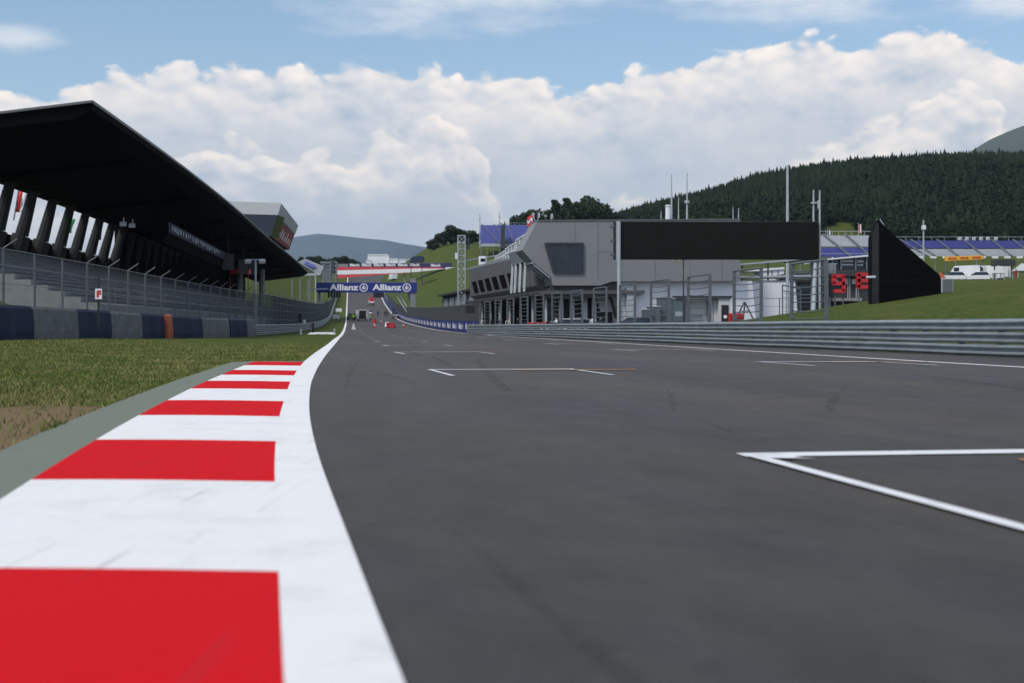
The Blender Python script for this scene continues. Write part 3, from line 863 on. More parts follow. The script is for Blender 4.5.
for k in range(24):
    a = fw(133.4 + 8 * k); b = fw(133.4 + 8 * k + 7.4)
    d = (b - a).normalized(); n = Vector((-d.y, d.x, 0)).normalized()
    q = MB(); q.prism([a + n * .03 + Vector((0, 0, .05)), b + n * .03 + Vector((0, 0, .05)), b + n * .03 + Vector((0, 0, 1.35)), a + n * .03 + Vector((0, 0, 1.35))], n * .04)
    bd = q.build('advert_board', M['blue'], root)
    q = MB(); o_ = a + n * .085 + d * 1.1 + Vector((0, 0, .38))
    # read from the track: letters run from far to near
    add_text(q, 'Allianz', b + n * .085 - d * 1.0 + Vector((0, 0, .38)), -d, (0, 0, 1), width=4.3, height=.75, bold=.04)
    ec = a + n * .085 + d * 1.15 + Vector((0, 0, .70))
    ring = [[ec + (-d * math.cos(w_) + Vector((0, 0, 1)) * math.sin(w_)) * rr for w_ in np.linspace(0, 2 * math.pi, 21)] for rr in (.40, .31)]
    q.loft(ring)
    for o2, hh in ((-.12, .3), (0, .42), (.12, .3)):
        q.prism([ec - d * (o2 - .04) + Vector((0, 0, -.2)), ec - d * (o2 + .04) + Vector((0, 0, -.2)), ec - d * (o2 + .04) + Vector((0, 0, -.2 + hh)), ec - d * (o2 - .04) + Vector((0, 0, -.2 + hh))], n * .01)
    q.build('lettering', M['signwhite'], bd)
q = MB(); rows = []
for t in np.arange(325.4, 556, 4.0):
    p, d = frame(fw, t); n = Vector((-d.y, d.x, 0)).normalized()
    rows.append([p + n * .03 + Vector((0, 0, .05)), p + n * .03 + Vector((0, 0, 1.3)), p + n * .06 + Vector((0, 0, 1.3)), p + n * .06 + Vector((0, 0, .05))])
q.loft(rows, closed=True); q.build('blue_cladding', M['blue'], root)
p = at(470.5, 309.5, 133.2)
q = MB(); q.box(p, (1.0, .12, .78)); q.box(p + Vector((0, .1, 0)), (.2, .1, .4)); q.bar(p + Vector((.3, .05, .25)), p + Vector((1.2, .05, .35)), .06); q.bar(p + Vector((.7, .05, .3)), p + Vector((1.1, .05, -.1)), .05)
solo('notice_screen', q, M['black'], p, 'small black screen hung at the near end of the pit wall fence', 'screen')

# left: steel rails beyond the tyre wall, wire fence above all of it
def fl(t):
    return st(float(LB(t)), t)
root = thing('steel_barrier', fl(115), 'pale steel barrier on the left, running on from the tyre wall round up the hill', 'crash barrier')
rail_barrier(fl, list(np.arange(110.5, 150, 2.5)) + list(np.arange(150, 560, 5.0)), -1, (.18, .52, .86), root, M['steel'], M['post'], 5.0)
LBF = lambda t: float(LB(t)) - (1.45 if t < 108 else 1.45 - .9 * float(ss(108, 130, t)))
def ff(t):
    return st(LBF(t), t)
root = thing('catch_fence', ff(60), 'tall grey wire fence with cranked post tops in front of the main stand', 'safety fence')
ts = [44 + 3.9 * k for k in range(26)] + [146 + 5.6 * k for k in range(70)]
for k, t in enumerate(ts):
    p, d = frame(ff, t); n = Vector((d.y, -d.x, 0)).normalized()
    q = MB(); q.tube(p + Vector((0, 0, -.3)), p + Vector((0, 0, 4.05)), .062, .062, 8)
    a = p + Vector((0, 0, 4.05)); b = a + n * .62 + Vector((0, 0, .42))
    if not (k in (1, 2, 4, 5)): q.tube(a, b, .035, .03, 6)
    q.build('post', M['post'], root)
wire_mesh(ff, 44, 540, 0.2, 4.0, .07, .0042, root, M['wire'], .09)
q = MB()
for z in (1.5, 2.5, 3.3, 4.03):
    q.path([ff(t) + Vector((0, 0, z)) for t in np.arange(44, 540, 4)], .016, 4)
q.build('cable', M['steel'], root)

# F sign on the fence
p = at(98.6, 294, 62.2)
root = thing('marker_sign', p, 'small white sign with red letter F fixed to the left wire fence', 'sign')
q = MB(); q.box(p, (.34, .04, .52)); q.build('board', M['signwhite'], root, bevel=.008)
q = MB(); add_text(q, 'F', p + Vector((-.09, -.026, -.18)), (1, 0, 0), (0, 0, 1), height=.36, bold=.07); q.build('lettering', M['red'], root)
q = MB(); q.bar(p + Vector((-.02, .06, -1.6)), p + Vector((-.02, .06, .9)), .09); q.build('post', M['black'], root)

# ------------------------------------------------------------------ the main stand on the left
EC = Curve1([(56, -24.6), (78, -26.2), (111, -29), (139, -31.8), (199, -38.6), (260, -45.2), (318, -52)])
def eo(t, o):      # o metres behind the roof edge, square to it
    x = float(EC(t)); sl = (float(EC(t + .5)) - float(EC(t - .5)))
    d = Vector((sl, 1, 0)).normalized(); n = Vector((-d.y, d.x, 0))
    return Vector((x, t, 0)) + n * o
root = thing('grandstand', eo(100, 8), 'long covered main stand with black canopy roof on the left of the track', 'grandstand')
ROOF = 14.8
tsr = [78, 84, 92, 100, 111, 125, 139, 158, 178, 199, 220, 240, 260, 280, 300, 318]
def roof_z(o): return ROOF - .14 * o
q = MB(); rows = []
for t in tsr:
    a = [eo(t, o) + Vector((0, 0, roof_z(o) - th)) for o, th in ((0, 0), (0, .45), (1.2, .9), (12.4, .75), (13.6, .4), (13.6, 0))]
    rows.append(a)
q.loft(rows, closed=True); q.add(rows[0], [tuple(range(6))]); q.add(rows[-1], [tuple(range(6))])
rf = q.build('roof', M['roofdark'], root)
q = MB(); rows = []
for t in tsr: rows.append([eo(t, o) + Vector((0, 0, roof_z(o) + z)) for o, z in ((-.06, -.05), (-.06, .14), (.5, .14), (.5, -.05))])
q.loft(rows, closed=True); q.build('roof_trim', M['fascia'], rf)
q = MB(); q.prism([eo(77.9, -.05) + Vector((0, 0, ROOF - .02)), eo(77.9, 13.6) + Vector((0, 0, roof_z(13.6) - .02)), eo(77.9, 13.6) + Vector((0, 0, roof_z(13.6) + .13)), eo(77.9, -.05) + Vector((0, 0, ROOF + .13))], (0, -.1, 0))
q.build('roof_trim', M['fascia'], rf)
# ribs under the roof
for t in np.arange(96, 316, 27.0):
    q = MB(); q.bar(eo(t, 1.5) + Vector((0, 0, roof_z(1.5) - 1.05)), eo(t, 12.2) + Vector((0, 0, roof_z(12.2) - .9)), .3, .4); q.build('rib', M['roofdark'], rf)
# piers: canted, wide at the foot
for k in range(31):
    t = 74 + 6.75 * k
    if t > 300: break
    o_ = 12.0 + (t - 100) * .02
    a = eo(t, o_ + 2.2) + Vector((0, 0, 5.2)); b = eo(t, o_ + 1.0) + Vector((0, 0, 8.6)); c = eo(t, o_) + Vector((0, 0, roof_z(o_) - .6))
    q = MB(); q.tube(a, b, 1.0, .78, 12); q.tube(b, c, .56, .40, 10); q.bar(c + Vector((0, -1.2, -.7)), c + Vector((0, 0, .1)), .12); q.bar(c + Vector((0, 1.2, -.1)), c + Vector((0, -.9, -.2)), .3, .35)
    q.build('pier', M['pier'], root)
# back wall: low parapet at the near end, closed further on
q = MB(); rows = []
for t in np.arange(76, 155, 6): rows.append([eo(t, 14.2) + Vector((0, 0, z)) for z in (2.0, 8.7)] + [eo(t, 14.6) + Vector((0, 0, z)) for z in (8.7, 2.0)])
q.loft(rows, closed=True); q.add(rows[0], [(0, 1, 2, 3)]); q.build('back_wall', M['roofdark'], root)
q = MB(); rows = []
for t in np.arange(150, 306, 6): rows.append([eo(t, 13.9) + Vector((0, 0, z)) for z in (2.0, 12.9)] + [eo(t, 14.3) + Vector((0, 0, z)) for z in (12.9, 2.0)])
q.loft(rows, closed=True); q.add(rows[0], [(0, 1, 2, 3)]); q.add(rows[-1], [(0, 1, 2, 3)]); q.build('back_wall', M['roofdark'], root)
# tiers
NR = 13; DEP = .98; RISE = .345; Z0 = 2.3
q = MB(); rows = []
for t in np.arange(76, 300, 6.0):
    pr = [(-1.0, Z0 - 2.4), (-1.0, Z0 - .1)]
    for r in range(NR): pr += [(-.9 + DEP * r + (.1 if r else 0), Z0 + RISE * r), (-.9 + DEP * (r + 1) + .1, Z0 + RISE * r)]
    pr += [(13.2, Z0 + RISE * NR), (13.2, 0.2)]
    rows.append([eo(t, o) + Vector((0, 0, z)) for o, z in pr])
q.loft(rows); q.add(rows[0], [tuple(range(len(rows[0])))]); q.add(rows[-1], [tuple(range(len(rows[0])))])
q.build('seating_tiers', M['concrete'], root)
for r in range(NR):
    q = MB(); o_ = -.9 + DEP * r + .35; z = Z0 + RISE * r
    t = 76.5; i = 0
    while t < 298:
        t1 = t + 7.6
        n = 3
        rr = [[eo(t + (t1 - t) * j / n, o_ + a) + Vector((0, 0, z + b)) for a, b in ((0, .18), (.32, .16), (.37, .34), (.42, .34), (.38, .10), (0, .10))] for j in range(n + 1)]
        q.loft(rr, closed=True); q.add(rr[0], [tuple(range(6))]); q.add(rr[-1], [tuple(range(6))])
        t = t1 + 1.2
    q.build('seat_row', M['seat'], root)
q = MB()
for z in (.55, 1.05):
    q.path([eo(t, -.95) + Vector((0, 0, Z0 - .1 + z)) for t in np.arange(76, 299, 4)], .035, 5)
for t in np.arange(76, 299, 4): q.tube(eo(t, -.95) + Vector((0, 0, Z0 - .2)), eo(t, -.95) + Vector((0, 0, Z0 + .95)), .03, n=5)
q.build('handrail', M['standsteel'], root)
# cabin with a lettered band hung under the roof
A = at(168, 222, 120); B = at(231, 252.5, 178)
d = Vector((B.x - A.x, B.y - A.y, 0)).normalized(); n = Vector((-d.y, d.x, 0)); LAB = (Vector((B.x, B.y, 0)) - Vector((A.x, A.y, 0))).length
A0 = Vector((A.x, A.y, 0)); zt = 10.95
q = MB()
q.prism([A0 + Vector((0, 0, zt)), A0 + n * 1.5 + Vector((0, 0, zt)), A0 + n * 1.5 + Vector((0, 0, zt - 1.7)), A0 + n * .5 + Vector((0, 0, zt - 2.0)), A0 + Vector((0, 0, zt - 1.1))], d * LAB)
cb = q.build('hanging_cabin', M['roofdark'], root)
q = MB(); q.prism([A0 - n * .03 + Vector((0, 0, zt - 1.05)), A0 + d * LAB - n * .03 + Vector((0, 0, zt - 1.05)), A0 + d * LAB - n * .03 + Vector((0, 0, zt - .04)), A0 - n * .03 + Vector((0, 0, zt - .04))], -n * .05)
bd = q.build('name_band', M['navy'], cb)
q = MB()
r2 = random.Random(3); u = 2.0
while u < LAB - 16:
    w = r2.uniform(.5, 1.3); hgt = r2.uniform(.3, .6); o = A0 + d * u - n * .09 + Vector((0, 0, zt - .25 - hgt))
    q.prism([o, o + d * w, o + d * w * .8 + Vector((0, 0, hgt)), o + d * .15 + Vector((0, 0, hgt))], -n * .02)
    u += w + r2.uniform(.3, 1.4)
q.build('lettering', M['lightsteel'], bd)
for u in np.linspace(2, LAB - 2, 5):
    for o in (.3, 1.2):
        p = A0 + d * u + n * o; q = MB(); q.tube(p + Vector((0, 0, zt)), p + Vector((0, 0, 13.2)), .08, n=6); q.build('hanger', M['roofdark'], cb)
# loudspeakers and floodlights under the roof
for (px, py, d_) in ((228, 262, 170), (243, 267, 190), (253, 268, 210)):
    p = at(px, py, d_); q = MB(); q.box(p, (1.5, 1.2, 2.2), .3); q.tube(p + Vector((0, 0, 1)), p + Vector((0, 0, 3.2)), .06, n=6); q.build('loudspeaker', M['facadedark'], root)
for (px, py, d_) in ((4, 161, 92), (24, 170, 96), (123, 224, 112), (132, 225.5, 116)):
    p = at(px, py, d_); q = MB(); q.box(p, (.55, .4, .3), .2, .4); q.bar(p, p + Vector((0, .3, .6)), .06); q.build('floodlight', M['white'], root)
# flags hanging behind the piers
for px, py0, py1, d_, cols, lb in ((19.5, 191, 212, 118, ('red', 'signwhite', 'blue'), 'red, white and blue striped flag hanging in the second gap of the stand'),
                           (98, 216, 240, 140, ('blue',), 'pale blue flag hanging in the sixth gap of the stand'), (68, 219, 233, 130, ('shirtgreen',), 'small green flag low in a gap of the stand')):
    root2 = thing('flag', at(px, py1, d_), lb, 'flag'); w = 2.4 / len(cols) if len(cols) > 1 else 1.5
    for i, c in enumerate(cols):
        a = at(px, py0, d_) + Vector((w * i * .5, 0, 0)); zb = at(px, py1, d_).z
        rows = [[Vector((a.x - .25 * (1 - k / 6) * 0 - .12 * (6 - k) * .6 + x, a.y + .12 * math.sin(k + x * 3), zb + (a.z - zb) * k / 6)) for x in (0, w * .25, w * .5)] for k in range(7)]
        q = MB(); q.loft(rows); ob = q.build('stripe', M[c], root2, smooth=True); md = ob.modifiers.new('solid', 'SOLIDIFY'); md.thickness = .02
    q = MB(); q.tube(at(px, py1, d_) + Vector((-.55, 0, -.8)), at(px, py0, d_) + Vector((.1, 0, 1.2)), .06, n=6); q.build('pole', M['post'], root2)

# light mast in front of the stand's far end
p = at(255.5, 326, 150); zt = at(0, 259, 150).z
root = thing('light_mast', p, 'grey mast with two lamp heads in front of the far stand end', 'light mast')
q = MB(); q.tube(p, (p.x, p.y, zt), .16, .11, 10); q.build('pole', M['lightsteel'], root)
q = MB(); q.bar((p.x - 1.0, p.y, zt - .1), (p.x + 1.0, p.y, zt - .05), .12, .14); q.build('crossarm', M['lightsteel'], root)
for x in (-.85, .85):
    q = MB(); q.box((p.x + x, p.y - .2, zt - .32), (.7, .5, .42), 0, .5); h_ = q.build('lamp_head', M['lightsteel'], root, bevel=.04)
    q = MB(); q.box((p.x + x, p.y - .45, zt - .38), (.6, .05, .3), 0, .5); q.build('lamp_glass', M['lamp'], h_)
# red awning under the stand end
p = at(239, 273.5, 205); q = MB(); q.prism([p + Vector((-1.6, 0, 0)), p + Vector((1.6, 0, 0)), p + Vector((1.5, .6, .7)), p + Vector((-1.5, .6, .7))], (0, 1.6, 0)); 
for x in (-1.5, 1.5): q.tube(p + Vector((x, .1, 0)), (p.x + x, p.y + .1, float(H(p.x, p.y)) + 0), .05, n=6)
solo('awning', q, M['red'], p, 'small red awning seen under the far end of the stand roof', 'awning')

# hospitality tower over the stand's far end
root = thing('hospitality_tower', (-54, 275, float(H(-54, 275))), 'grey box-shaped tower with red lettered side rising behind the stand roof', 'tower')
a = at(229, 201, 260); b = at(281, 203, 260); c = at(272, 214, 260); e_ = at(246, 215.5, 260)
f1 = at(298, 225, 300); f0 = at(300, 212, 300)
def P3(px, py, d): return at(px, py, d)
# body: near end wall (open lounge), long side to the track, roof
N1, N2, N3, N4 = P3(226, 201, 258), P3(281, 203, 258), P3(271, 236, 258), P3(226, 236, 258)
Fa1, Fa2, Fa3, Fa4 = P3(255, 221, 304), P3(298, 225, 304), P3(289, 250, 304), P3(250, 250, 304)
q = MB()
up = Vector((0, 0, 0))
band = lambda A_, B_, u: A_.lerp(B_, u)
q.add([N1, N2, Fa2, Fa1], [(0, 1, 2, 3)]); 
T1, T2 = band(N1, N4, .36), band(N2, N3, .36)
q.add([N1, N2, T2, T1], [(0, 1, 2, 3)])
G1, G2 = band(Fa1, Fa4, .36), band(Fa2, Fa3, .36)
q.add([N2, Fa2, G2, T2], [(0, 1, 2, 3)]); q.add([Fa1, Fa2, Fa3, Fa4], [(0, 1, 2, 3)]); q.add([N1, Fa1, Fa4, N4], [(0, 1, 2, 3)])
q.build('upper_shell', M['cabin'], root)
q = MB(); q.prism([T1, T2, N3, N4], (0.4, 6, 0)); q.build('lounge_glass', M['glass'], root)
q = MB(); e2 = Vector((.04, -.02, 0)); q.add([T2 + e2, G2 + e2, band(G2, Fa3, .12) + e2, band(T2, N3, .12) + e2], [(0, 1, 2, 3)]); q.build('side_glazing', M['soffit'], root)
q = MB(); u0, u1 = .12, 1.0
s1, s2, s3, s4 = band(T2, N3, u0), band(G2, Fa3, u0), band(G2, Fa3, 1), band(T2, N3, 1)
q.add([s1, s2, s3, s4], [(0, 1, 2, 3)]); rp = q.build('red_side', mat('red_advert', (.28, .03, .04), .6, 0, .1, 1), root)
q = MB(); rv = (s2 - s1).normalized(); uv_ = (s1 - s4).normalized(); nn = rv.cross(uv_).normalized(); nn = nn if nn.x > 0 else -nn
LW = (s3 - s4).length * .86; LH = (s1 - s4).length; o0 = s4.lerp(s3, .06) + (s1 - s4) * .25 + nn * .06
for k in range(9):
    p_ = o0 + rv * (LW * k / 9); hh = LH * (.42 + .16 * math.sin(k * 2.3)); ww = LW / 9 * .75
    q.prism([p_, p_ + rv * ww * .5, p_ + rv * ww + uv_ * hh, p_ + rv * ww * .6 + uv_ * hh], nn * .03)
q.build('lettering', M['signwhite'], rp)
q = MB(); q.add([N3, N4, Fa4, Fa3], [(0, 1, 2, 3)]); q.build('underside', M['facadedark'], root)
for t in (262, 282, 300):
    for px in (240, 262):
        if t == 300 and px == 240: continue
        p = P3(px, 245, t); q = MB(); q.tube((p.x, p.y, p.z), (p.x, p.y, float(H(p.x, p.y)) - .5), .6, n=10); q.build('column', M['concrete'], root)
for k in range(9):
    u = k / 8; a_ = band(N2, Fa2, u) + Vector((.06, 0, 0)); b_ = band(T2, G2, u) + Vector((.06, 0, 0)); q = MB(); q.bar(a_, b_, .12); q.build('mullion', M['lightsteel'], root)

# ------------------------------------------------------------------ start gantry
GT = 282.0
def G(px, py, dt=0.0): return at(px, py, GT + dt)
gz0, gz1 = G(0, 292.6).z, G(0, 282.6).z
xl, xr = G(316.5, 0).x, G(417, 0).x
root = thing('start_gantry', (G(413, 0).x, GT, float(H(G(413, 0).x, GT))), 'start gantry with blue lettered banner spanning the straight', 'gantry')
q = MB(); q.box(((xl + xr) / 2, GT, (gz0 + gz1) / 2), (xr - xl, .35, gz1 - gz0)); bn = q.build('banner', M['blue'], root)
q = MB(); hgt = gz1 - gz0
for pxa, pxb, pxe in ((329.5, 358.5, 363.8), (372.5, 401.5, 406.8)):
    xa, xb, xe = G(pxa, 0).x, G(pxb, 0).x, G(pxe, 0).x
    add_text(q, 'Allianz', (xa, GT - .19, gz0 + hgt * .22), (1, 0, 0), (0, 0, 1), width=xb - xa, height=hgt * .62, bold=.035)
    c = Vector((xe, GT - .19, gz0 + hgt * .5)); R = hgt * .42
    ring = [[c + Vector((math.cos(w) * rr, 0, math.sin(w) * rr)) for w in np.linspace(0, 2 * math.pi, 33)] for rr in (R, R * .80)]
    q.loft(ring)
    for o, b0, h_ in ((-.30, -.42, .62), (0, -.42, .98), (.30, -.42, .62)):
        q.add([c + Vector(((o - .11) * R, 0, b0 * R)), c + Vector(((o + .11) * R, 0, b0 * R)), c + Vector(((o + .11) * R, 0, (b0 + h_) * R)), c + Vector(((o - .11) * R, 0, (b0 + h_ + .05) * R))], [(0, 1, 2, 3)])
q.build('lettering', M['signwhite'], bn, recalc=False)
# right leg with braces, left outrigger
xp = G(413, 0).x; zg = float(H(xp, GT))
q = MB(); q.box((xp, GT + .5, (zg + gz1) / 2 + .3), (1.25, .9, gz1 - zg + 1.2)); q.build('leg', M['standsteel'], root, bevel=.05)
for dx in (-2.2, -1.2):
    q = MB(); q.bar((xp - .3 + dx * .45, GT + .5, gz0 + .2), (xp + dx * -.0 + .2, GT + 9, zg + .3), .28); q.build('brace', M['lightsteel'], root)
q = MB(); q.bar((xp - 4.2, GT + .7, gz0), (xp - .4, GT + .7, zg + .5), .26); q.bar((xp - 3.3, GT + .9, gz0), (xp + .3, GT + .9, zg + .3), .26); q.build('brace', M['lightsteel'], root)
xq = G(319, 0).x; zq = float(H(xq, GT))
q = MB(); q.bar((xq, GT + .6, zq - .3), (xq, GT + .6, gz1), .5); q.build('leg', M['standsteel'], root)
q = MB(); q.bar(G(308, 289.3, -1.5), G(328, 288.8, -1.5), .32); q.build('outrigger', M['lightsteel'], root)
def lamps(px0, px1, n, py0, py1, dt):
    q = MB(); zc = G(0, (py0 + py1) / 2, dt).z; q.bar((G(px0, 0).x, GT + dt, G(0, py0).z), (G(px1, 0).x, GT + dt, G(0, py0).z), .12)
    q.build('lamp_rail', M['black'], root)
    for k in range(n):
        x = G(px0 + (px1 - px0) * (k + .5) / n, 0, dt).x; q = MB(); q.box((x, GT + dt, zc), (.42, .3, G(0, py0).z - G(0, py1).z), 0); 
        ob = q.build('start_lamp', M['black'], root)
        for j in (-.3, .3):
            q = MB(); q.tube((x, GT + dt - .18, zc + j), (x, GT + dt - .15, zc + j), .13, n=10); q.build('lens', M['glass'], ob)
lamps(327.5, 341, 5, 291.5, 297.5, -.7)
lamps(373.5, 384, 5, 292.8, 297.6, -.7)

# banner bridge over the track higher up
BT = 525.0
def B_(px, py, dt=0.0): return at(px, py, BT + dt)
root = thing('banner_bridge', (B_(331, 0).x, BT, float(H(B_(331, 0).x, BT))), 'footbridge with red-white-red banner and purple lettered strip across the hill', 'bridge')
def strip(nm, m, pts, y, parent=root, th=.25):
    q = MB(); q.prism([B_(px, py, y) for px, py in pts], (0, th, 0)); return q.build(nm, m, parent)
strip('deck', M['standsteel'], [(336, 278), (445, 268.5), (445, 262.5), (336, 264)], .6, th=3.0)
strip('red_stripe', M['flagred'], [(337, 270.4), (420, 268.5), (446, 268.6), (440, 267.4), (337.5, 267.0)], .3)
strip('white_stripe', M['signwhite'], [(337, 274.6), (395, 273.2), (418, 271.8), (446, 268.7), (420, 268.5), (337, 270.4)], .3)
strip('red_stripe', M['flagred'], [(337, 278.2), (344, 277.8), (372, 275.5), (418, 272.0), (418, 271.9), (395, 273.3), (337, 274.7)], .3)
ps = strip('name_strip', M['purple'], [(348, 266.8), (452, 267.5), (452, 262.8), (348, 264.0)], .35)
q = MB()
for k in range(7):
    pa = 350 + 12 * k if k < 6 else 426
    if k == 6: add_text(q, 'Black', B_(431, 266.6, .27), (1, 0, 0), (0, 0, 1), width=B_(441, 0).x - B_(431, 0).x, height=1.15, bold=.04)
    else: add_text(q, 'Black', B_(pa, 266.4 - .06 * k, .27), (1, 0, 0), (0, 0, 1), width=B_(pa + 10, 0).x - B_(pa, 0).x, height=1.15, bold=.04)
q.build('lettering', M['signwhite'], ps, recalc=False)
q = MB(); q.box(B_(450, 269.5, .2), (3.8, .4, 1.9)); q.build('white_panel', M['signwhite'], root)
for px0, px1 in ((322, 330), (330.5, 336)):
    q = MB(); xa, xb = B_(px0, 0).x, B_(px1, 0).x; zt = B_(0, 261.5).z; zb = float(H(xa, BT))
    for x in (xa, xb):
        for dy in (0, 3): q.bar((x, BT + dy, zb - .5), (x, BT + dy, zt), .28)
    n = 7
    for k in range(n):
        z0 = zb + (zt - zb) * k / n; z1 = zb + (zt - zb) * (k + 1) / n
        q.bar((xa, BT, z0), (xb, BT, z1), .18); q.bar((xa, BT, z1), (xb, BT, z1), .2)
    q.build('stair_tower', M['standsteel'], root)
q = MB(); q.box(B_(326, 262.5, 1.5), (4.2, 3.2, .8)); q.box(B_(327, 272, 2.0), (2.6, 1.6, 8)); q.build('tower_cladding', M['standsteel'], root)
q = MB()
for px in (404, 448):
    x = B_(px, 0).x; q.bar((x, BT + 2, float(H(x, BT)) - .5), (x, BT + 2, B_(0, 270).z), .7)
q.build('pier', M['standsteel'], root)

# far white hall and smaller roofs on the crest
def shed(px0, px1, pyt, pyb, d, m, name, label, cat, roofh=.25, depth=14):
    a = at(px0, pyb, d); b = at(px1, pyt, d); zb = min(a.z, float(H((a.x + b.x) / 2, d))) - .4
    root = thing(name, ((a.x + b.x) / 2, d, zb), label, cat)
    q = MB(); q.prism([(a.x, d, zb), (b.x, d, zb), (b.x, d, b.z), (a.x, d, b.z)], (0, depth, 0)); q.build('wall', m, root)
    hh = (b.z - a.z) * roofh; w = (b.x - a.x) * .012
    q = MB(); q.prism([(a.x - w, d - .3, b.z + .01), (b.x + w, d - .3, b.z + .01), ((b.x - (b.x - a.x) * .08), d - .3, b.z + hh), ((a.x + (b.x - a.x) * .05), d - .3, b.z + hh)], (0, depth + .6, 0)); q.build('roof', M['white'], root)
    q = MB(); q.box(((a.x + b.x) / 2, d - .06, zb + (b.z - zb) * .35), ((b.x - a.x) * .9, .1, (b.z - zb) * .10)); q.build('window_band', M['lglass'], root)
    return root
shed(367.5, 389, 255.5, 264, 760, M['white'], 'white_hall', 'large white hall on the crest above the footbridge', 'building', .14)
shed(366, 371, 260.5, 264, 752, M['white'], 'white_hut', 'small white annex at the left foot of the large white hall', 'building', .2, 5)
shed(389.6, 398, 259.6, 264, 756, M['white'], 'white_tent', 'low white tent right beside the large white hall', 'tent', .25, 6)
shed(399, 406, 260, 263.6, 750, M['white'], 'white_tent', 'low white tent second to the right of the large hall', 'tent', .25, 6)
shed(407, 411.5, 259.8, 262.6, 745, M['white'], 'white_tent', 'last and smallest white tent on the crest, by the blue tarpaulin', 'tent', .25, 5)
shed(341, 351, 261, 265, 735, M['whitewall'], 'crest_hut', 'beige hut on the crest left of the footbridge flag', 'building', .2, 6)
shed(334.5, 340.5, 260.5, 265, 730, M['shirtred'], 'crest_hut', 'dark red hut on the far left crest beside the stair tower', 'building', .2, 5)
a = at(417, 262, 500); q = MB(); q.prism([at(409.5, 262.6, 500), at(423, 261.6, 500), at(424, 257.4, 500), at(421, 255.6, 500), at(412, 257.2, 500)], (0, 4, 0))
for px in (411, 422): q.tube(at(px, 258, 501), (at(px, 0, 501).x, 501, float(H(at(px, 0, 501).x, 501)) - .5), .15)
solo('tarpaulin_cover', q, M['bluetarp'], a, 'dark blue tarpaulin cover on the grassy hill above the bridge', 'cover')

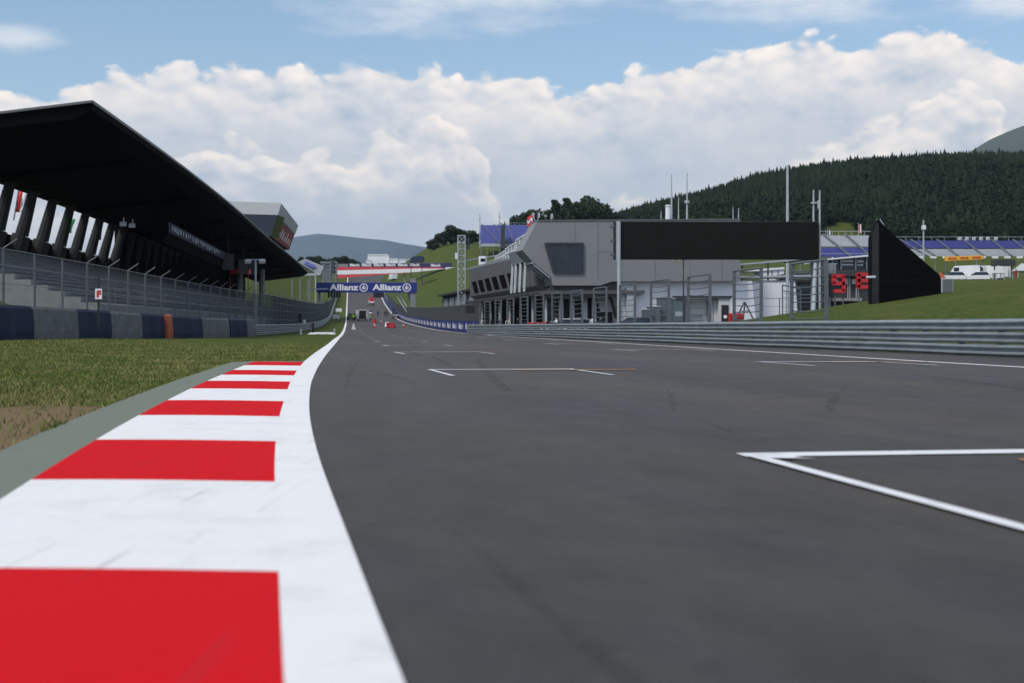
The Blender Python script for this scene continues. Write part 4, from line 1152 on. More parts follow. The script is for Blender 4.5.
# ------------------------------------------------------------------ vehicles
def wheelset(root, xs, ys, r, w):
    for sx in xs:
        for y in ys:
            o = 1 if sx > 0 else -1
            q = MB(); q.tube((sx - o * w, y, r), (sx, y, r), r, r, 18); wh = q.build('wheel', M['tyre'], root)
            q = MB(); q.tube((sx - o * .02, y, r), (sx + o * .012, y, r), r * .62, r * .55, 14); q.build('rim', M['rim'], wh)
def car(name, label, paint, loc, heading, kind='hatch', group=None):
    """built facing +Y, wheels on z = 0, then placed"""
    root = thing(name, (0, 0, 0), label, {'van': 'van', 'truck': 'truck', 'pickup': 'pickup', 'cart': 'cart'}.get(kind, 'car'), group)
    D = {'hatch': (1.78, 4.2, [(-2.1, .32), (-2.1, .75), (-2.0, .95), (1.0, .95), (1.9, .80), (2.1, .62), (2.1, .30)], [(-1.95, .95), (-1.55, 1.46), (.15, 1.48), (1.05, .95)]),
         'van': (2.0, 5.4, [(-2.7, .35), (-2.7, 1.2), (2.1, 1.2), (2.65, .95), (2.7, .35)], [(-2.7, 1.2), (-2.66, 2.5), (1.1, 2.5), (1.35, 2.4), (2.1, 1.2)]),
         'truck': (2.4, 7.0, [(-3.5, .6), (-3.5, 1.0), (3.45, 1.0), (3.5, .6)], [(1.7, 1.0), (1.7, 2.6), (2.9, 2.6), (3.4, 1.7), (3.45, 1.0)]),
         'pickup': (1.9, 5.1, [(-2.5, .45), (-2.5, 1.1), (1.4, 1.1), (2.4, 1.0), (2.5, .45)], [(-.7, 1.1), (-.5, 1.75), (.7, 1.75), (1.5, 1.1)])}[kind]
    W, L_, body, cab = D
    q = MB(); n = len(body); rows = []
    for x, s in ((-W / 2, .94), (-W / 2 + .08, 1.0), (W / 2 - .08, 1.0), (W / 2, .94)):
        rows.append([(x, y * (1 if s == 1 else .985), .3 + (z - .3) * s) for y, z in body])
    q.loft(rows, closed=True); q.add(rows[0], [tuple(range(n))]); q.add(rows[-1], [tuple(range(n))]); q.build('body', paint, root, bevel=.03)
    q = MB(); m = len(cab); rows = []
    for x, s in ((-W / 2 + .05, 0), (W / 2 - .05, 0)):
        rows.append([(x * (1 - .14 * (z - cab[0][1]) / 1.0 * (.5 if kind != 'hatch' else 1)), y, z + .003) for y, z in cab])
    q.loft(rows, closed=True); q.add(rows[0], [tuple(range(m))]); q.add(rows[-1], [tuple(range(m))]); q.build('cabin', paint if kind != 'hatch' else M['glass'], root, bevel=.03)
    zr = max(z for y, z in cab); zb = cab[0][1]
    if kind == 'hatch':
        q = MB(); q.box((0, (cab[1][0] + cab[2][0]) / 2, zr + .02), (W * .80, cab[2][0] - cab[1][0] + .1, .05)); q.build('roof', paint, root, bevel=.02)
    if kind in ('van', 'pickup', 'truck'):
        f0, f1 = cab[-2], cab[-1]
        q = MB(); a = Vector((0, f0[0] + .06, f0[1] - .12)); b = Vector((0, f1[0] + .0, f1[1] + .12)); 
        q.prism([a + Vector((-W * .40, .02, 0)), a + Vector((W * .40, .02, 0)), b + Vector((W * .43, .02, 0)), b + Vector((-W * .43, .02, 0))], (0, .03, .02)); q.build('windscreen', M['glass'], root)
        for sx in (-1, 1):
            q = MB(); y1 = f0[0] - .05; y0 = y1 - .9; q.box((sx * (W / 2 - .045), (y0 + y1) / 2, zb + (zr - zb) * .55), (.06, .9, (zr - zb) * .45)); q.build('side_window', M['glass'], root)
    if kind == 'van':
        for sx in (-1, 1):
            q = MB(); q.box((sx * (W / 2 + .25), -2.95, 1.45), (.85, .06, 1.95), sx * .9); q.build('rear_door', paint, root)
        q = MB(); q.box((.0, -2.705, 1.45), (1.6, .02, 1.85)); q.build('load_opening', M['black'], root)
    if kind == 'truck':
        q = MB(); q.box((0, -.95, 2.1), (2.4, 5.0, 2.2)); q.build('box', M['white'], root, bevel=.03)
    for sx in (-1, 1):
        q = MB(); q.box((sx * W * .37, L_ / 2 - .03, .72), (.32, .06, .16)); q.build('headlight', M['lamp'], root)
        q = MB(); q.box((sx * W * .42, -L_ / 2 + .02, .85 if kind != 'truck' else .8), (.16, .06, .28)); q.build('taillight', M['taillamp'], root)
    q = MB(); q.box((0, -L_ / 2 - .02, .5), (W * .9, .12, .18)); q.build('bumper', M['black'], root)
    r = .46 if kind == 'truck' else .33
    wheelset(root, (-W / 2 + .03, W / 2 - .03), (-L_ * .30, L_ * .31), r, .22)
    root.location = loc; root.rotation_euler = (0, 0, heading)
    WLOC[root.name] = Vector(loc)
    return root
def ground(px, py, d):
    p = at(px, py, d); return Vector((p.x, p.y, float(H(p.x, p.y)) + .0))
TH = .131
car('box_van', 'white van with open rear doors parked on the straight below the gantry', M['carwhite'], ground(362.5, 321, 291), TH, 'van')
c2 = car('service_car', 'dark green service car parked left of the white van', M['cargreen'], ground(351, 319, 300), TH + .1, 'hatch')
c3 = car('recovery_truck', 'white pickup with red load driving up beyond the gantry', M['carwhite'], ground(371.5, 304, 408), TH, 'pickup')
q = MB(); q.box((0, -1.5, 1.62), (1.5, 1.8, .95)); q.box((0, -1.3, 2.25), (.9, .9, .5)); ob = q.build('load', M['red']); ob.parent = c3
car('white_truck', 'white box truck up on the hill road under the bridge', M['carwhite'], ground(392.8, 281, 575), TH + .25, 'truck')
car('silver_car', 'silver estate car parked at the right edge of the straight', M['carsilver'], ground(395.3, 318, 312), TH, 'hatch')
car('dark_car', 'dark car parked in the pit exit beside the gantry leg', M['cardark'], ground(399.5, 301, 350), TH + .15, 'hatch')
car('small_white_car', 'white car parked behind the white van on the straight', M['carwhite'], ground(369, 312, 330), TH, 'hatch')

# ------------------------------------------------------------------ people
def body_mesh(pose, cloth, legs, hat=None, seed=0):
    """one continuous skinned figure, 1.76 m, facing +Y"""
    J = {'pelvis': (0, 0, .95), 'belly': (0, .01, 1.10), 'chest': (0, 0, 1.32), 'neck': (0, 0, 1.47), 'chin': (0, .02, 1.56), 'head': (0, .015, 1.66), 'crown': (0, 0, 1.73)}
    R = {'pelvis': .145, 'belly': .135, 'chest': .155, 'neck': .06, 'chin': .075, 'head': .098, 'crown': .07}
    E = [('pelvis', 'belly'), ('belly', 'chest'), ('chest', 'neck'), ('neck', 'chin'), ('chin', 'head'), ('head', 'crown')]
    sw = {'stand': 0.03, 'walk': .26, 'reach': .06}[pose]
    for s, n in ((-1, 'l'), (1, 'r')):
        f = s * sw
        J.update({n + 'hip': (s * .10, 0, .90), n + 'knee': (s * .11, f * .6 + .03, .50), n + 'ankle': (s * .115, f - .02 - (.06 if f < 0 else 0), .09), n + 'toe': (s * .125, f + .14, .04)})
        R.update({n + 'hip': .095, n + 'knee': .06, n + 'ankle': .042, n + 'toe': .035})
        E += [('pelvis', n + 'hip'), (n + 'hip', n + 'knee'), (n + 'knee', n + 'ankle'), (n + 'ankle', n + 'toe')]
        if pose == 'reach' and s > 0: el, wr, ha = (s * .27, .20, 1.22), (s * .20, .44, 1.26), (s * .19, .52, 1.27)
        else: el, wr, ha = (s * .27, -f * .5, 1.12), (s * .28, -f * .8 + .06, .88), (s * .275, -f * .8 + .09, .79)
        J.update({n + 'sh': (s * .19, 0, 1.40), n + 'el': el, n + 'wr': wr, n + 'ha': ha})
        R.update({n + 'sh': .065, n + 'el': .048, n + 'wr': .034, n + 'ha': .04})
        E += [('chest', n + 'sh'), (n + 'sh', n + 'el'), (n + 'el', n + 'wr'), (n + 'wr', n + 'ha')]
    names_ = list(J); ix = {k: i for i, k in enumerate(names_)}
    me = bpy.data.meshes.new('person'); me.from_pydata([J[k] for k in names_], [(ix[a], ix[b]) for a, b in E], [])
    ob = bpy.data.objects.new('tmp', me); COL.objects.link(ob)
    bm = bmesh.new(); bm.from_mesh(me); lay = bm.verts.layers.skin.verify(); bm.verts.ensure_lookup_table()
    for k in names_: bm.verts[ix[k]][lay].radius = (R[k], R[k] * (.72 if k in ('belly', 'chest', 'pelvis') else 1))
    bm.verts[ix['pelvis']][lay].use_root = True
    bm.to_mesh(me); bm.free()
    ob.modifiers.new('skin', 'SKIN').use_smooth_shade = True
    ob.modifiers.new('sub', 'SUBSURF').levels = 1
    dg = bpy.context.evaluated_depsgraph_get(); dg.update()
    m2 = bpy.data.meshes.new_from_object(ob.evaluated_get(dg)); bpy.data.objects.remove(ob)
    m2.materials.clear()
    for m_ in (cloth, legs, M['skin'], M['black'], hat or M['hair']): m2.materials.append(m_)
    for p in m2.polygons:
        x, y, z = p.center
        if z > 1.66 or (z > 1.58 and y < -.01): i = 4
        elif z > 1.49: i = 2
        elif z < .10: i = 3
        elif abs(x) > .22 and (z < .86 or (pose == 'reach' and y > .43)): i = 2
        elif z < .93 and abs(x) < .24: i = 1
        else: i = 0
        p.material_index = i
    m2.name = 'person'
    return m2
PM = {}
def person(loc, rz, label, pose, cloth, legs='denim', hat=None, group=None, size=1.0):
    k = (pose, cloth, legs, hat)
    if k not in PM: PM[k] = body_mesh(pose, M[cloth], M[legs], M[hat] if hat else None)
    o = bpy.data.objects.new('person', PM[k]); COL.objects.link(o)
    o.location = loc; o.rotation_euler = (0, 0, rz); o.scale = (size,) * 3
    put(o, label, 'person', group); WLOC[o.name] = Vector(loc)
    return o
person(ground(353.0, 320.5, 284), 2.6, 'person in yellow hi-vis jacket left of the white van', 'stand', 'hivis')
person(ground(356.6, 320.5, 283), -2.8, 'person in green vest right behind the white van', 'reach', 'shirtgreen')
person(ground(370.8, 320, 284), 1.6, 'person in yellow hi-vis jacket right of the white van', 'walk', 'hivis')
person(ground(377.9, 315.5, 322), .4, 'person in dark clothes walking alone in mid-straight', 'walk', 'shirtdark')
person(ground(384.9, 316.5, 320), .2, 'person in dark jacket, left one of a walking pair', 'walk', 'shirtdark')
person(ground(387.0, 316.5, 320), -.2, 'person in dark jacket, right one of a walking pair', 'stand', 'shirtdark')
person(ground(393.4, 310.5, 345), .2, 'person in dark clothes standing by the blue wall above the silver car', 'stand', 'shirtdark')

# cones and plastic barriers on the start line
def cone(loc, label):
    root = thing('traffic_cone', loc, label, 'traffic cone', 'cones on the straight'); loc = Vector(loc)
    q = MB(); q.box(loc + Vector((0, 0, .03)), (.42, .42, .06)); q.build('base', M['red'], root)
    q = MB(); q.tube(loc + Vector((0, 0, .06)), loc + Vector((0, 0, .30)), .16, .115, 14); q.tube(loc + Vector((0, 0, .50)), loc + Vector((0, 0, .75)), .075, .03, 14); q.build('cone', M['red'], root)
    q = MB(); q.tube(loc + Vector((0, 0, .30)), loc + Vector((0, 0, .50)), .115, .075, 14); q.build('band', M['signwhite'], root)
    return root
for px, py, d, lb in ((375, 331.5, 205, 'small red cone left of the red barriers, nearest of the left pair'), (374.2, 328, 222, 'small red cone behind the left pair on the straight'), (394.5, 328.5, 215, 'small red cone just right of the red barriers'), (403.5, 330, 205, 'lone red cone farthest right on the straight'),
                      (381, 323.5, 262, 'lone red cone halfway up to the white van')):
    cone(ground(px, py, d), lb)
def jersey(loc, rz, m, label, size=1.0):
    prof = [(-.28, 0), (-.28, .18), (-.12, .42), (-.09, .85), (.09, .85), (.12, .42), (.28, .18), (.28, 0)]
    q = MB(); R = Matrix.Rotation(rz, 3, 'Z'); loc = Vector(loc)
    rows = [[loc + R @ Vector((x, y * size, z)) for x, z in prof] for y in (-.75, .75)]
    q.loft(rows, closed=True); q.add(rows[0], [tuple(range(8))]); q.add(rows[1], [tuple(range(8))])
    return solo('plastic_barrier', q, m, loc, label, 'barrier', 'red and white plastic barriers on the start line', bevel=.03)
jersey(ground(387.4, 329.6, 212), 1.2, M['signwhite'], 'white plastic barrier upright behind the red ones', .5)
jersey(ground(388.4, 332.0, 205), 1.9, M['shirtred'], 'red plastic barrier, left of the two lying across the straight', .42)
jersey(ground(392.8, 333.4, 200), 1.2, M['shirtred'], 'red plastic barrier, right of the two lying across the straight', .42)
jersey(ground(353.6, 333.5, 184), .2, M['signwhite'], 'white plastic barrier alone near the left edge line', .45)
jersey(ground(374.6, 323.8, 262), .9, M['red'], 'red plastic barrier lying between cones below the white van', .5)
# white boards and small gear on the left verge
for k, (px, w, lb) in enumerate(((315.5, 1.7, 'low white board lying on the verge, left one of three'), (322, 2.0, 'low white board lying on the verge, middle one of three'), (328.5, 1.6, 'low white board lying on the verge, right one of three'))):
    p = ground(px, 333, 128); q = MB(); q.prism([p + Vector((-w / 2, -.2, 0)), p + Vector((w / 2, -.2, 0)), p + Vector((w / 2 - .5, .12, .22)), p + Vector((-w / 2 + .3, .12, .16))], (0, .12, 0))
    for s in (-.3, .3): q.box(p + Vector((w * s, .2, .12)), (.06, .3, .24))
    solo('verge_board', q, M['white'], p, lb, 'board', 'white boards on the verge')
for px, py, d, m_, lb in ((301, 333.5, 125, 'lightsteel', 'small pale post left of the white verge boards'), (334.5, 333, 130, 'lightsteel', 'small pale post between the white boards and the edge line')):
    p = ground(px, py, d); q = MB(); q.tube(p, p + Vector((0, 0, .5)), .13, .11, 12); q.tube(p + Vector((0, 0, .5)), p + Vector((0, 0, .56)), .16, .1, 12); solo('bollard', q, M[m_], p, lb, 'bollard')
person(ground(313, 333, 131), .8, 'person in dark clothes crouched level with the white verge boards', 'reach', 'shirtdark', size=.8)
p = ff(164) + Vector((0.1, -.2, 1.7)); q = MB(); q.box(p, (.55, .1, 1.0)); q.box(p + Vector((0, 0, .55)), (.65, .14, .1)); solo('fence_door', q, M['black'], p, 'narrow black opening in the left wire fence by the bend', 'door')
p = ff(170) + Vector((.4, 0, 0)); person(p, 1.0, 'person in white shirt standing by the black fence opening', 'stand', 'shirtwhite')
for k, (s_, t) in enumerate(((-2.6, 300), (-2.4, 350))):
    p = st(s_, t); q = MB(); q.box(p + Vector((0, 0, .8)), (1.7, .1, .9)); q.bar(p + Vector((-.6, .05, -.1)), p + Vector((-.6, .05, 1.2)), .1); q.bar(p + Vector((.6, .05, -.1)), p + Vector((.6, .05, 1.2)), .1)
    solo('distance_board', q, M['white'], p, ['nearer white board on the left verge below the gantry', 'farther white board on the left verge just under the gantry'][k], 'board')

# ------------------------------------------------------------------ pit building
PB0 = Vector((2.4, 120, 0)); PV = Vector((.984, .18, 0)).normalized(); PU = Vector((-.18, .984, 0)).normalized()
def pb(a, b, z): return PB0 + PV * a + PU * b + Vector((0, 0, z))
def pa(px, py, b=0.0):
    """point of the end wall plane (pushed b along the building) seen at this place of the photo"""
    k = (px - 512) / F; o = PB0 + PU * b
    a = (k * o.y - o.x) / (PV.x - k * PV.y); p = o + PV * a
    return Vector((p.x, p.y, CAM_H + (HOR - py) / F * p.y))
root = thing('pit_building', pb(10, 20, 0), 'large grey pit building with cantilevered upper floor and white ground floor', 'building')
# upper volume: end outline pushed back along the pit lane
out = [(537, 222), (740, 220.5), (740, 281), (612, 281.5), (600, 285.5), (553, 285.5), (551, 277), (533, 262), (522, 250)]
P_ = [pa(px, py) for px, py in out]
q = MB(); q.prism(P_, PU * 3.6); q.build('upper_floor', M['facade'], root)
q = MB(); q.prism([pa(px, py) + PU * -.05 for px, py in ((537, 221.6), (740.5, 220), (740.5, 218.6), (538, 220))], PU * 6.0); q.build('roof_edge', M['fascia'], root)
for px in (575, 598, 622, 655, 690, 722):
    q = MB(); q.prism([pa(px, 222.4) - PU * .012, pa(px + .35, 222.4) - PU * .012, pa(px + .35, 243 if px < 584 else 280.5) - PU * .012, pa(px, 243 if px < 584 else 280.5) - PU * .012], PU * .008); q.build('panel_joint', M['soffit'], root)
q = MB(); q.prism([pa(597, 251.8) - PU * .012, pa(739, 251.2) - PU * .012, pa(739, 251.5) - PU * .012, pa(597, 252.1) - PU * .012], PU * .006); q.build('panel_joint', M['soffit'], root)
# big corner window with dark diagonal strips in front of the pane
wq = [(545, 243.5), (583, 243.5), (583, 272.8), (553.5, 272.8)]
q = MB(); q.prism([pa(px, py) - PU * .06 for px, py in wq], PU * .03); wn = q.build('corner_window', M['glass'], root)
q = MB()
ring = wq + [wq[0]]
for (x0, y0), (x1, y1) in zip(ring[:-1], ring[1:]): q.bar(pa(x0, y0) - PU * .10, pa(x1, y1) - PU * .10, .16)
q.build('frame', M['facadedark'], wn)
q = MB()
for x0, x1, wd in ((549, 563, 1.0), (558, 573, 2.2), (566, 580, .9)): q.prism([pa(x0, 244.5) - PU * .075, pa(x0 + wd, 244.5) - PU * .075, pa(x1 + wd, 271.5) - PU * .075, pa(x1, 271.5) - PU * .075], PU * .01)
q.build('diagonal_strip', M['facadedark'], wn)
# slanting glass of the corner below the kink, with frames
g = [(534.2, 263.2), (551, 278.2)]
a0, a1 = pa(533, 262), pa(551, 277); nn = (a1 - a0).cross(PU).normalized(); nn = nn if nn.x < 0 else -nn
q = MB(); q.prism([a0 + nn * .05 + PU * .2, a1 + nn * .05 + PU * .2, a1 + nn * .05 + PU * 3.5, a0 + nn * .05 + PU * 3.5], nn * .03); gl = q.build('slanted_glass', M['glass'], root)
q = MB()
for b in (.2, 1.9, 3.5): q.bar(a0 + nn * .1 + PU * b, a1 + nn * .1 + PU * b, .14)
q.bar(a0 + nn * .1, a0 + nn * .1 + PU * 3.5, .14); q.build('frame', M['lightsteel'], gl)
# soffit band under the cantilever and its flared lower lip
q = MB(); q.prism([pa(px, py, .4) for px, py in ((612, 281.8), (616, 281.8), (620, 318.5), (618.2, 318.5), (612, 297), (555, 299), (541, 297), (553, 285.8), (600, 285.8))], PU * 1.2); q.build('soffit_fascia', M['facadedark'], root)
# ground floor
q = MB(); q.prism([pa(px, py, 1.0) for px, py in ((617, 281.8), (752, 281), (757, 331), (619, 331))], PU * 34); q.build('ground_floor', M['whitewall'], root)
q = MB()
for b in np.arange(6, 30, 7.0):
    q.prism([pb(10.2, b, 0), pb(10.2, b + 5.4, 0), pb(10.2, b + 5.4, 3.6), pb(10.2, b, 3.6)], PV * -.1)
q.build('garage_door', M['facadedark'], root)
q = MB(); q.prism([pb(11.2, 35.2, -.3), pb(24, 35.2, -.3), pb(24, 35.2, 4.0), pb(11.2, 35.2, 4.0)], PU * 60); q.build('garage_wall', M['soffit'], root)
for b, w in ((2.5, 1.4), (7, .9)):
    q = MB(); q.prism([pb(9.0, b - 2.2, -.2), pb(9.0, b - 2.2 + w, -.2), pb(9.0, b - 2.2 + w, 4.6), pb(9.0, b - 2.2, 4.6)], PV * .9); q.build('column', M['lightsteel'], root)
q = MB(); q.prism([pa(px, py, 3) for px, py in ((596, 297), (616, 297), (617, 312), (601, 312))], PU * .2); q.build('front_panel', M['whitewall'], root)
q = MB(); q.prism([pa(px, py, 3.3) for px, py in ((556, 290), (612, 290), (617, 330), (556, 330))], PU * .3); q.build('recess_wall', M['facadedark'], root)
for k, px in enumerate((561, 572, 585, 594)):
    q = MB(); a = pa(px, 297, 2.6); q.box((a.x, a.y, a.z / 2), (.45, .45, a.z + .3)); q.build('column', M['lightsteel'], root)
# terrace wing: sloping parapet with black slanted openings, glass rail, canopy over the garages
def tb(b): return pb(1.3, b, 0)
q = MB(); q.prism([pb(5.5, 3.7, 4.4), pb(20.3, 3.7, 4.4), pb(20.3, 3.7, 10.6), pb(5.5, 3.7, 10.6)], PU * 28); q.build('rear_block', M['facade'], root)
TB0, TB1 = 3.75, 48.5
q = MB(); rows = []
for b in np.linspace(TB0, TB1, 12):
    z1 = 8.35 + .5 * (b - TB0) / 44
    rows.append([pb(1.3, b, 4.42), pb(.75, b, 4.9), pb(.55, b, z1 - .3), pb(.75, b, z1), pb(11, b, z1), pb(11, b, 4.42)])
q.loft(rows, closed=True); q.add(rows[0], [tuple(range(6))]); q.add(rows[-1], [tuple(range(6))]); q.build('terrace_front', M['terrace'], root)
nfr = Vector((-PU.y, PU.x, 0)).normalized(); nfr = nfr if nfr.x < 0 else -nfr
for k, b in enumerate(np.linspace(TB0 + 11.0, TB1 - 7.5, 6)):
    def w(bb, u): return pb(.75 - .2 * u, bb, 4.95 + 3.2 * u) + nfr * .05
    q = MB(); q.prism([w(b, .10), w(b + 3.1, .10), w(b + 4.9, .56), w(b + 1.8, .56)], nfr * .05); q.build('slanted_opening', M['roofdark'], root)
q = MB(); rows = []
for b in np.linspace(.2, 50, 24):
    rows.append([pb(.3, b, 3.95), pb(.3, b, 4.30), pb(10.8, b, 4.38), pb(10.8, b, 4.05)])
q.loft(rows, closed=True); q.add(rows[0], [(0, 1, 2, 3)]); q.add(rows[-1], [(0, 1, 2, 3)]); q.build('pit_canopy', M['soffit'], root)
q = MB(); q.prism([pb(.24, .2, 3.88), pb(.24, 50, 3.88), pb(.24, 50, 4.15), pb(.24, .2, 4.15)], PV * .05); q.build('canopy_edge', M['facadedark'], root)
for k in range(8):
    q = MB(); a = pb(1.2, 1.5 + 6.6 * k, 0); q.box((a.x, a.y, 2.0), (.22, .22, 4.0), -.18); q.build('canopy_post', M['lightsteel'], root)
# pale struts holding the terrace corner
for b in (6.0, 8.6, 11.2, 13.2):
    q = MB(); q.bar(pb(-.1, b, 4.35), pb(.2, b + .8, 7.5), .24, .2); q.build('strut', M['steel'], root)
q = MB(); q.prism([pb(.1, 5.0, 7.4), pb(1.2, 5.0, 7.4), pb(1.2, 5.0, 8.7), pb(-.3, 5.0, 8.7)], PU * 9); q.build('strut_head', M['lglass'], root)
# stepped glass-sided terraces above
for b0, b1, z0, z1, a_ in ((3.8, 12, 8.4, 11.2, 1.5), (12, 20, 8.5, 10.9, 1.7), (20, 28, 8.6, 10.4, 1.9), (28, 36, 8.7, 9.9, 2.0)):
    q = MB(); q.prism([pb(a_, b0, z0 - .3), pb(a_, b1, z0 - .3), pb(a_, b1, z1 - .4), pb(a_, b0, z1)], PV * .12); gl = q.build('terrace_glazing', M['lglass'], root)
    q = MB(); q.prism([pb(a_, b0 - .1, z0 - .3), pb(a_ + 3, b0 - .1, z0 - .3), pb(a_ + 3, b0 - .1, z1), pb(a_, b0 - .1, z1)], PU * .1); q.build('terrace_glazing', M['lglass'], root)
    q = MB(); q.bar(pb(a_, b0, z1), pb(a_, b1, z1 - .4), .14); q.bar(pb(a_, b0, z0 + (z1 - z0) * .5), pb(a_, b1, z0 + (z1 - z0) * .45), .12)
    for u in np.linspace(0, 1, 5): q.bar(pb(a_, b0 + (b1 - b0) * u, z0), pb(a_, b0 + (b1 - b0) * u, z1 - .4 * u), .09)
    q.build('frame', M['white'], gl)
    q = MB(); q.prism([pb(a_ + .3, b0, z0 - .3), pb(a_ + 1.3, b0, z0 - .3), pb(a_ + 1.3, b0, z0 + .4), pb(a_ + .3, b0, z0 + .4)], PU * (b1 - b0)); q.build('terrace_deck', M['lightsteel'], root)
for b, a_, z in ((42.5, 1.5, 8.75),):
    q = MB(); q.box(pb(a_, b, z + .6), (.9, 1.1, 1.2), -.18); cbn = q.build('terrace_cabin', M['white'], root, bevel=.04)
    q = MB(); q.box(pb(a_ - .1, b - .57, z + .7), (.6, .06, .4), -.18); q.build('cabin_window', M['glass'], cbn)
# low end part of the building further up the pit lane
q = MB(); q.prism([pb(2.6, 50.2, 0), pb(11, 50.2, 0), pb(11, 50.2, 6.0), pb(3.0, 50.2, 6.0)], PU * 46); q.build('low_wing', M['soffit'], root)
q = MB(); q.prism([pb(2.2, 50.2, 6.0), pb(11.3, 50.2, 6.0), pb(11.3, 50.2, 6.3), pb(2.2, 50.2, 6.3)], PU * 46.4); q.build('roof_slab', M['facadedark'], root)
for k in range(6):
    q = MB(); b = 52 + 7.3 * k; q.prism([pb(2.85, b, 3.9), pb(2.85, b + 5, 3.9), pb(2.97, b + 5, 5.5), pb(2.97, b, 5.5)], nfr * .06); q.build('window', M['lglass'], root)
# masts on the roof
zr = 11.1
for k, (px, top, w, lb) in enumerate(((671.5, 174, .13, 'tall thin aerial on the pit roof, left one of the tall pair'), (687, 173, .12, 'tall thin aerial with a small knob on the pit roof, right of the pair'), (678.5, 197, .09, 'medium thin aerial standing between the tall pair on the pit roof'),
                                       (733, 207, .08, 'short thin aerial on the right half of the pit roof, left of two'), (740.5, 208, .09, 'short thin aerial at the right corner of the pit roof'), (661, 211, .08, 'very short rod left of the thick white pipe on the pit roof'))):
    d = 130; a = at(px if px < 738 else 738.5, 220, d); t = at(0, top, d)
    q = MB(); q.tube((a.x, d, 11.0), (a.x, d, t.z), w, w * .4, 7)
    if k == 1: q.tube((a.x, d, at(0, 203, d).z), (a.x, d, at(0, 200.5, d).z), .26, .26, 10)
    q.box((a.x, d, 11.15), (.5, .5, .3))
    solo('aerial', q, M['lightsteel'], (a.x, d, 11.0), lb, 'aerial', 'aerials on the pit roof')
a = at(668, 220, 129); q = MB(); q.tube((a.x, 129, 11.0), (a.x, 129, at(0, 206, 129).z), .28, .26, 12); q.tube((a.x, 129, at(0, 206, 129).z), (a.x, 129, at(0, 205, 129).z), .36, .2, 12); q.bar((a.x - .4, 129, 11.1), (a.x + .3, 129, 12), .1)
solo('vent_pipe', q, M['white'], (a.x, 129, 11), 'short thick white pipe on the pit roof left of the tall aerials', 'pipe')
for px, d, lb in ((531.5, 133, 'small flag leaning at the left corner of the pit roof'),):
    a = pb(.6, 3, 11.0); root2 = thing('flag', a, 'small red and white flag leaning at the left corner of the pit roof', 'flag')
    q = MB(); q.tube(a + Vector((.1, 0, -.4)), a + Vector((-.5, 0, 1.0)), .04, n=6); q.build('pole', M['lightsteel'], root2)
    for i, c in enumerate(('flagred', 'signwhite', 'flagred')):
        q = MB(); o = a + Vector((-.48 - .02 * i, 0, .9 - .3 * i)); q.loft([[o, o + Vector((-.25, .1, -.15)), o + Vector((-.5, 0, -.35))], [o + Vector((.12, 0, -.32)), o + Vector((-.13, .1, -.47)), o + Vector((-.38, 0, -.66))]]); ob = q.build('stripe', M[c], root2); ob.modifiers.new('s', 'SOLIDIFY').thickness = .02

# ------------------------------------------------------------------ things under and before the pit building
def box_thing(name, px0, px1, pyt, d, m, label, cat, dep=1.6, detail=None):
    a = at(px0, pyt, d); b = at(px1, pyt, d); g = float(H((a.x + b.x) / 2, d)) - .02
    root = thing(name, ((a.x + b.x) / 2, d, g), label, cat)
    q = MB(); q.box(((a.x + b.x) / 2, d + dep / 2, (g + a.z) / 2), (b.x - a.x, dep, a.z - g)); q.build('body', m, root, bevel=.03)
    q = MB(); q.box(((a.x + b.x) / 2, d + dep / 2, a.z + .04), (b.x - a.x + .12, dep + .12, .08)); q.build('lid', M['lightsteel'], root)
    if detail: detail(root, a, b, g, d)
    return root
def ribs(root, a, b, g, d):
    n = max(2, int((b.x - a.x) / .5))
    for k in range(n + 1):
        x = a.x + (b.x - a.x) * k / n; q = MB(); q.box((x, d - .02, (g + a.z) / 2), (.05, .05, a.z - g - .1)); q.build('rib', M['post'], root)
M['greybox'] = mat('blue_grey_paint', (.10, .125, .14), .55, .1, .1, 1)
M['cabin'] = mat('off_white_container', (.50, .51, .51), .6, 0, .06, 1)
box_thing('container', 643, 650, 310, 103, M['greybox'], 'small blue-grey box at the left end of the grey containers', 'container', 1.2, ribs)
box_thing('container', 649, 660, 307, 104, M['greybox'], 'low blue-grey container left of the tall grey one', 'container', 1.8, ribs)
box_thing('container', 659.5, 673, 298, 104.5, M['greybox'], 'tall blue-grey container before the white wall', 'container', 2.2, ribs)
def cab(root, a, b, g, d):
    w = b.x - a.x
    q = MB(); q.box((a.x + w * .55, d - .02, g + 1.55), (w * .5, .05, .75)); q.build('window', M['lglass'], root)
    q = MB(); q.box((a.x + w * .15, d - .03, g + 1.0), (w * .16, .05, 1.9)); q.build('door', M['lightsteel'], root)
box_thing('site_cabin', 673.5, 684, 299, 104, M['greybox'], 'pale grey site cabin with dark slot right of the tall container', 'cabin', 2.2, lambda r, a, b, g, d: (MB().box(((a.x + b.x) / 2, d - .02, g + 1.1), ((b.x - a.x) * .6, .05, .35)).build('slot', M['black'], r), MB().box(((a.x + b.x) / 2, d - .02, g + 1.9), ((b.x - a.x) * .7, .05, .4)).build('window', M['lglass'], r)))
box_thing('site_cabin', 685, 707, 299, 105, M['cabin'], 'long grey-white site cabin, middle of the cabin row', 'cabin', 2.4, cab)
box_thing('site_cabin', 708, 718, 299, 104.6, M['cabin'], 'narrow white cabin left of the black poster', 'cabin', 2.4, ribs)
def poster(root, a, b, g, d):
    w = b.x - a.x
    q = MB(); q.box((a.x + w * .56, d - .03, (g + a.z) / 2 + .1), (w * .62, .05, (a.z - g) * .62)); p_ = q.build('poster', M['black'], root)
    q = MB(); c = Vector((a.x + w * .58, d - .07, (g + a.z) / 2 + .1)); q.tube(c, c + Vector((0, -.01, 0)), .15, n=16); q.build('dot', M['signwhite'], p_)
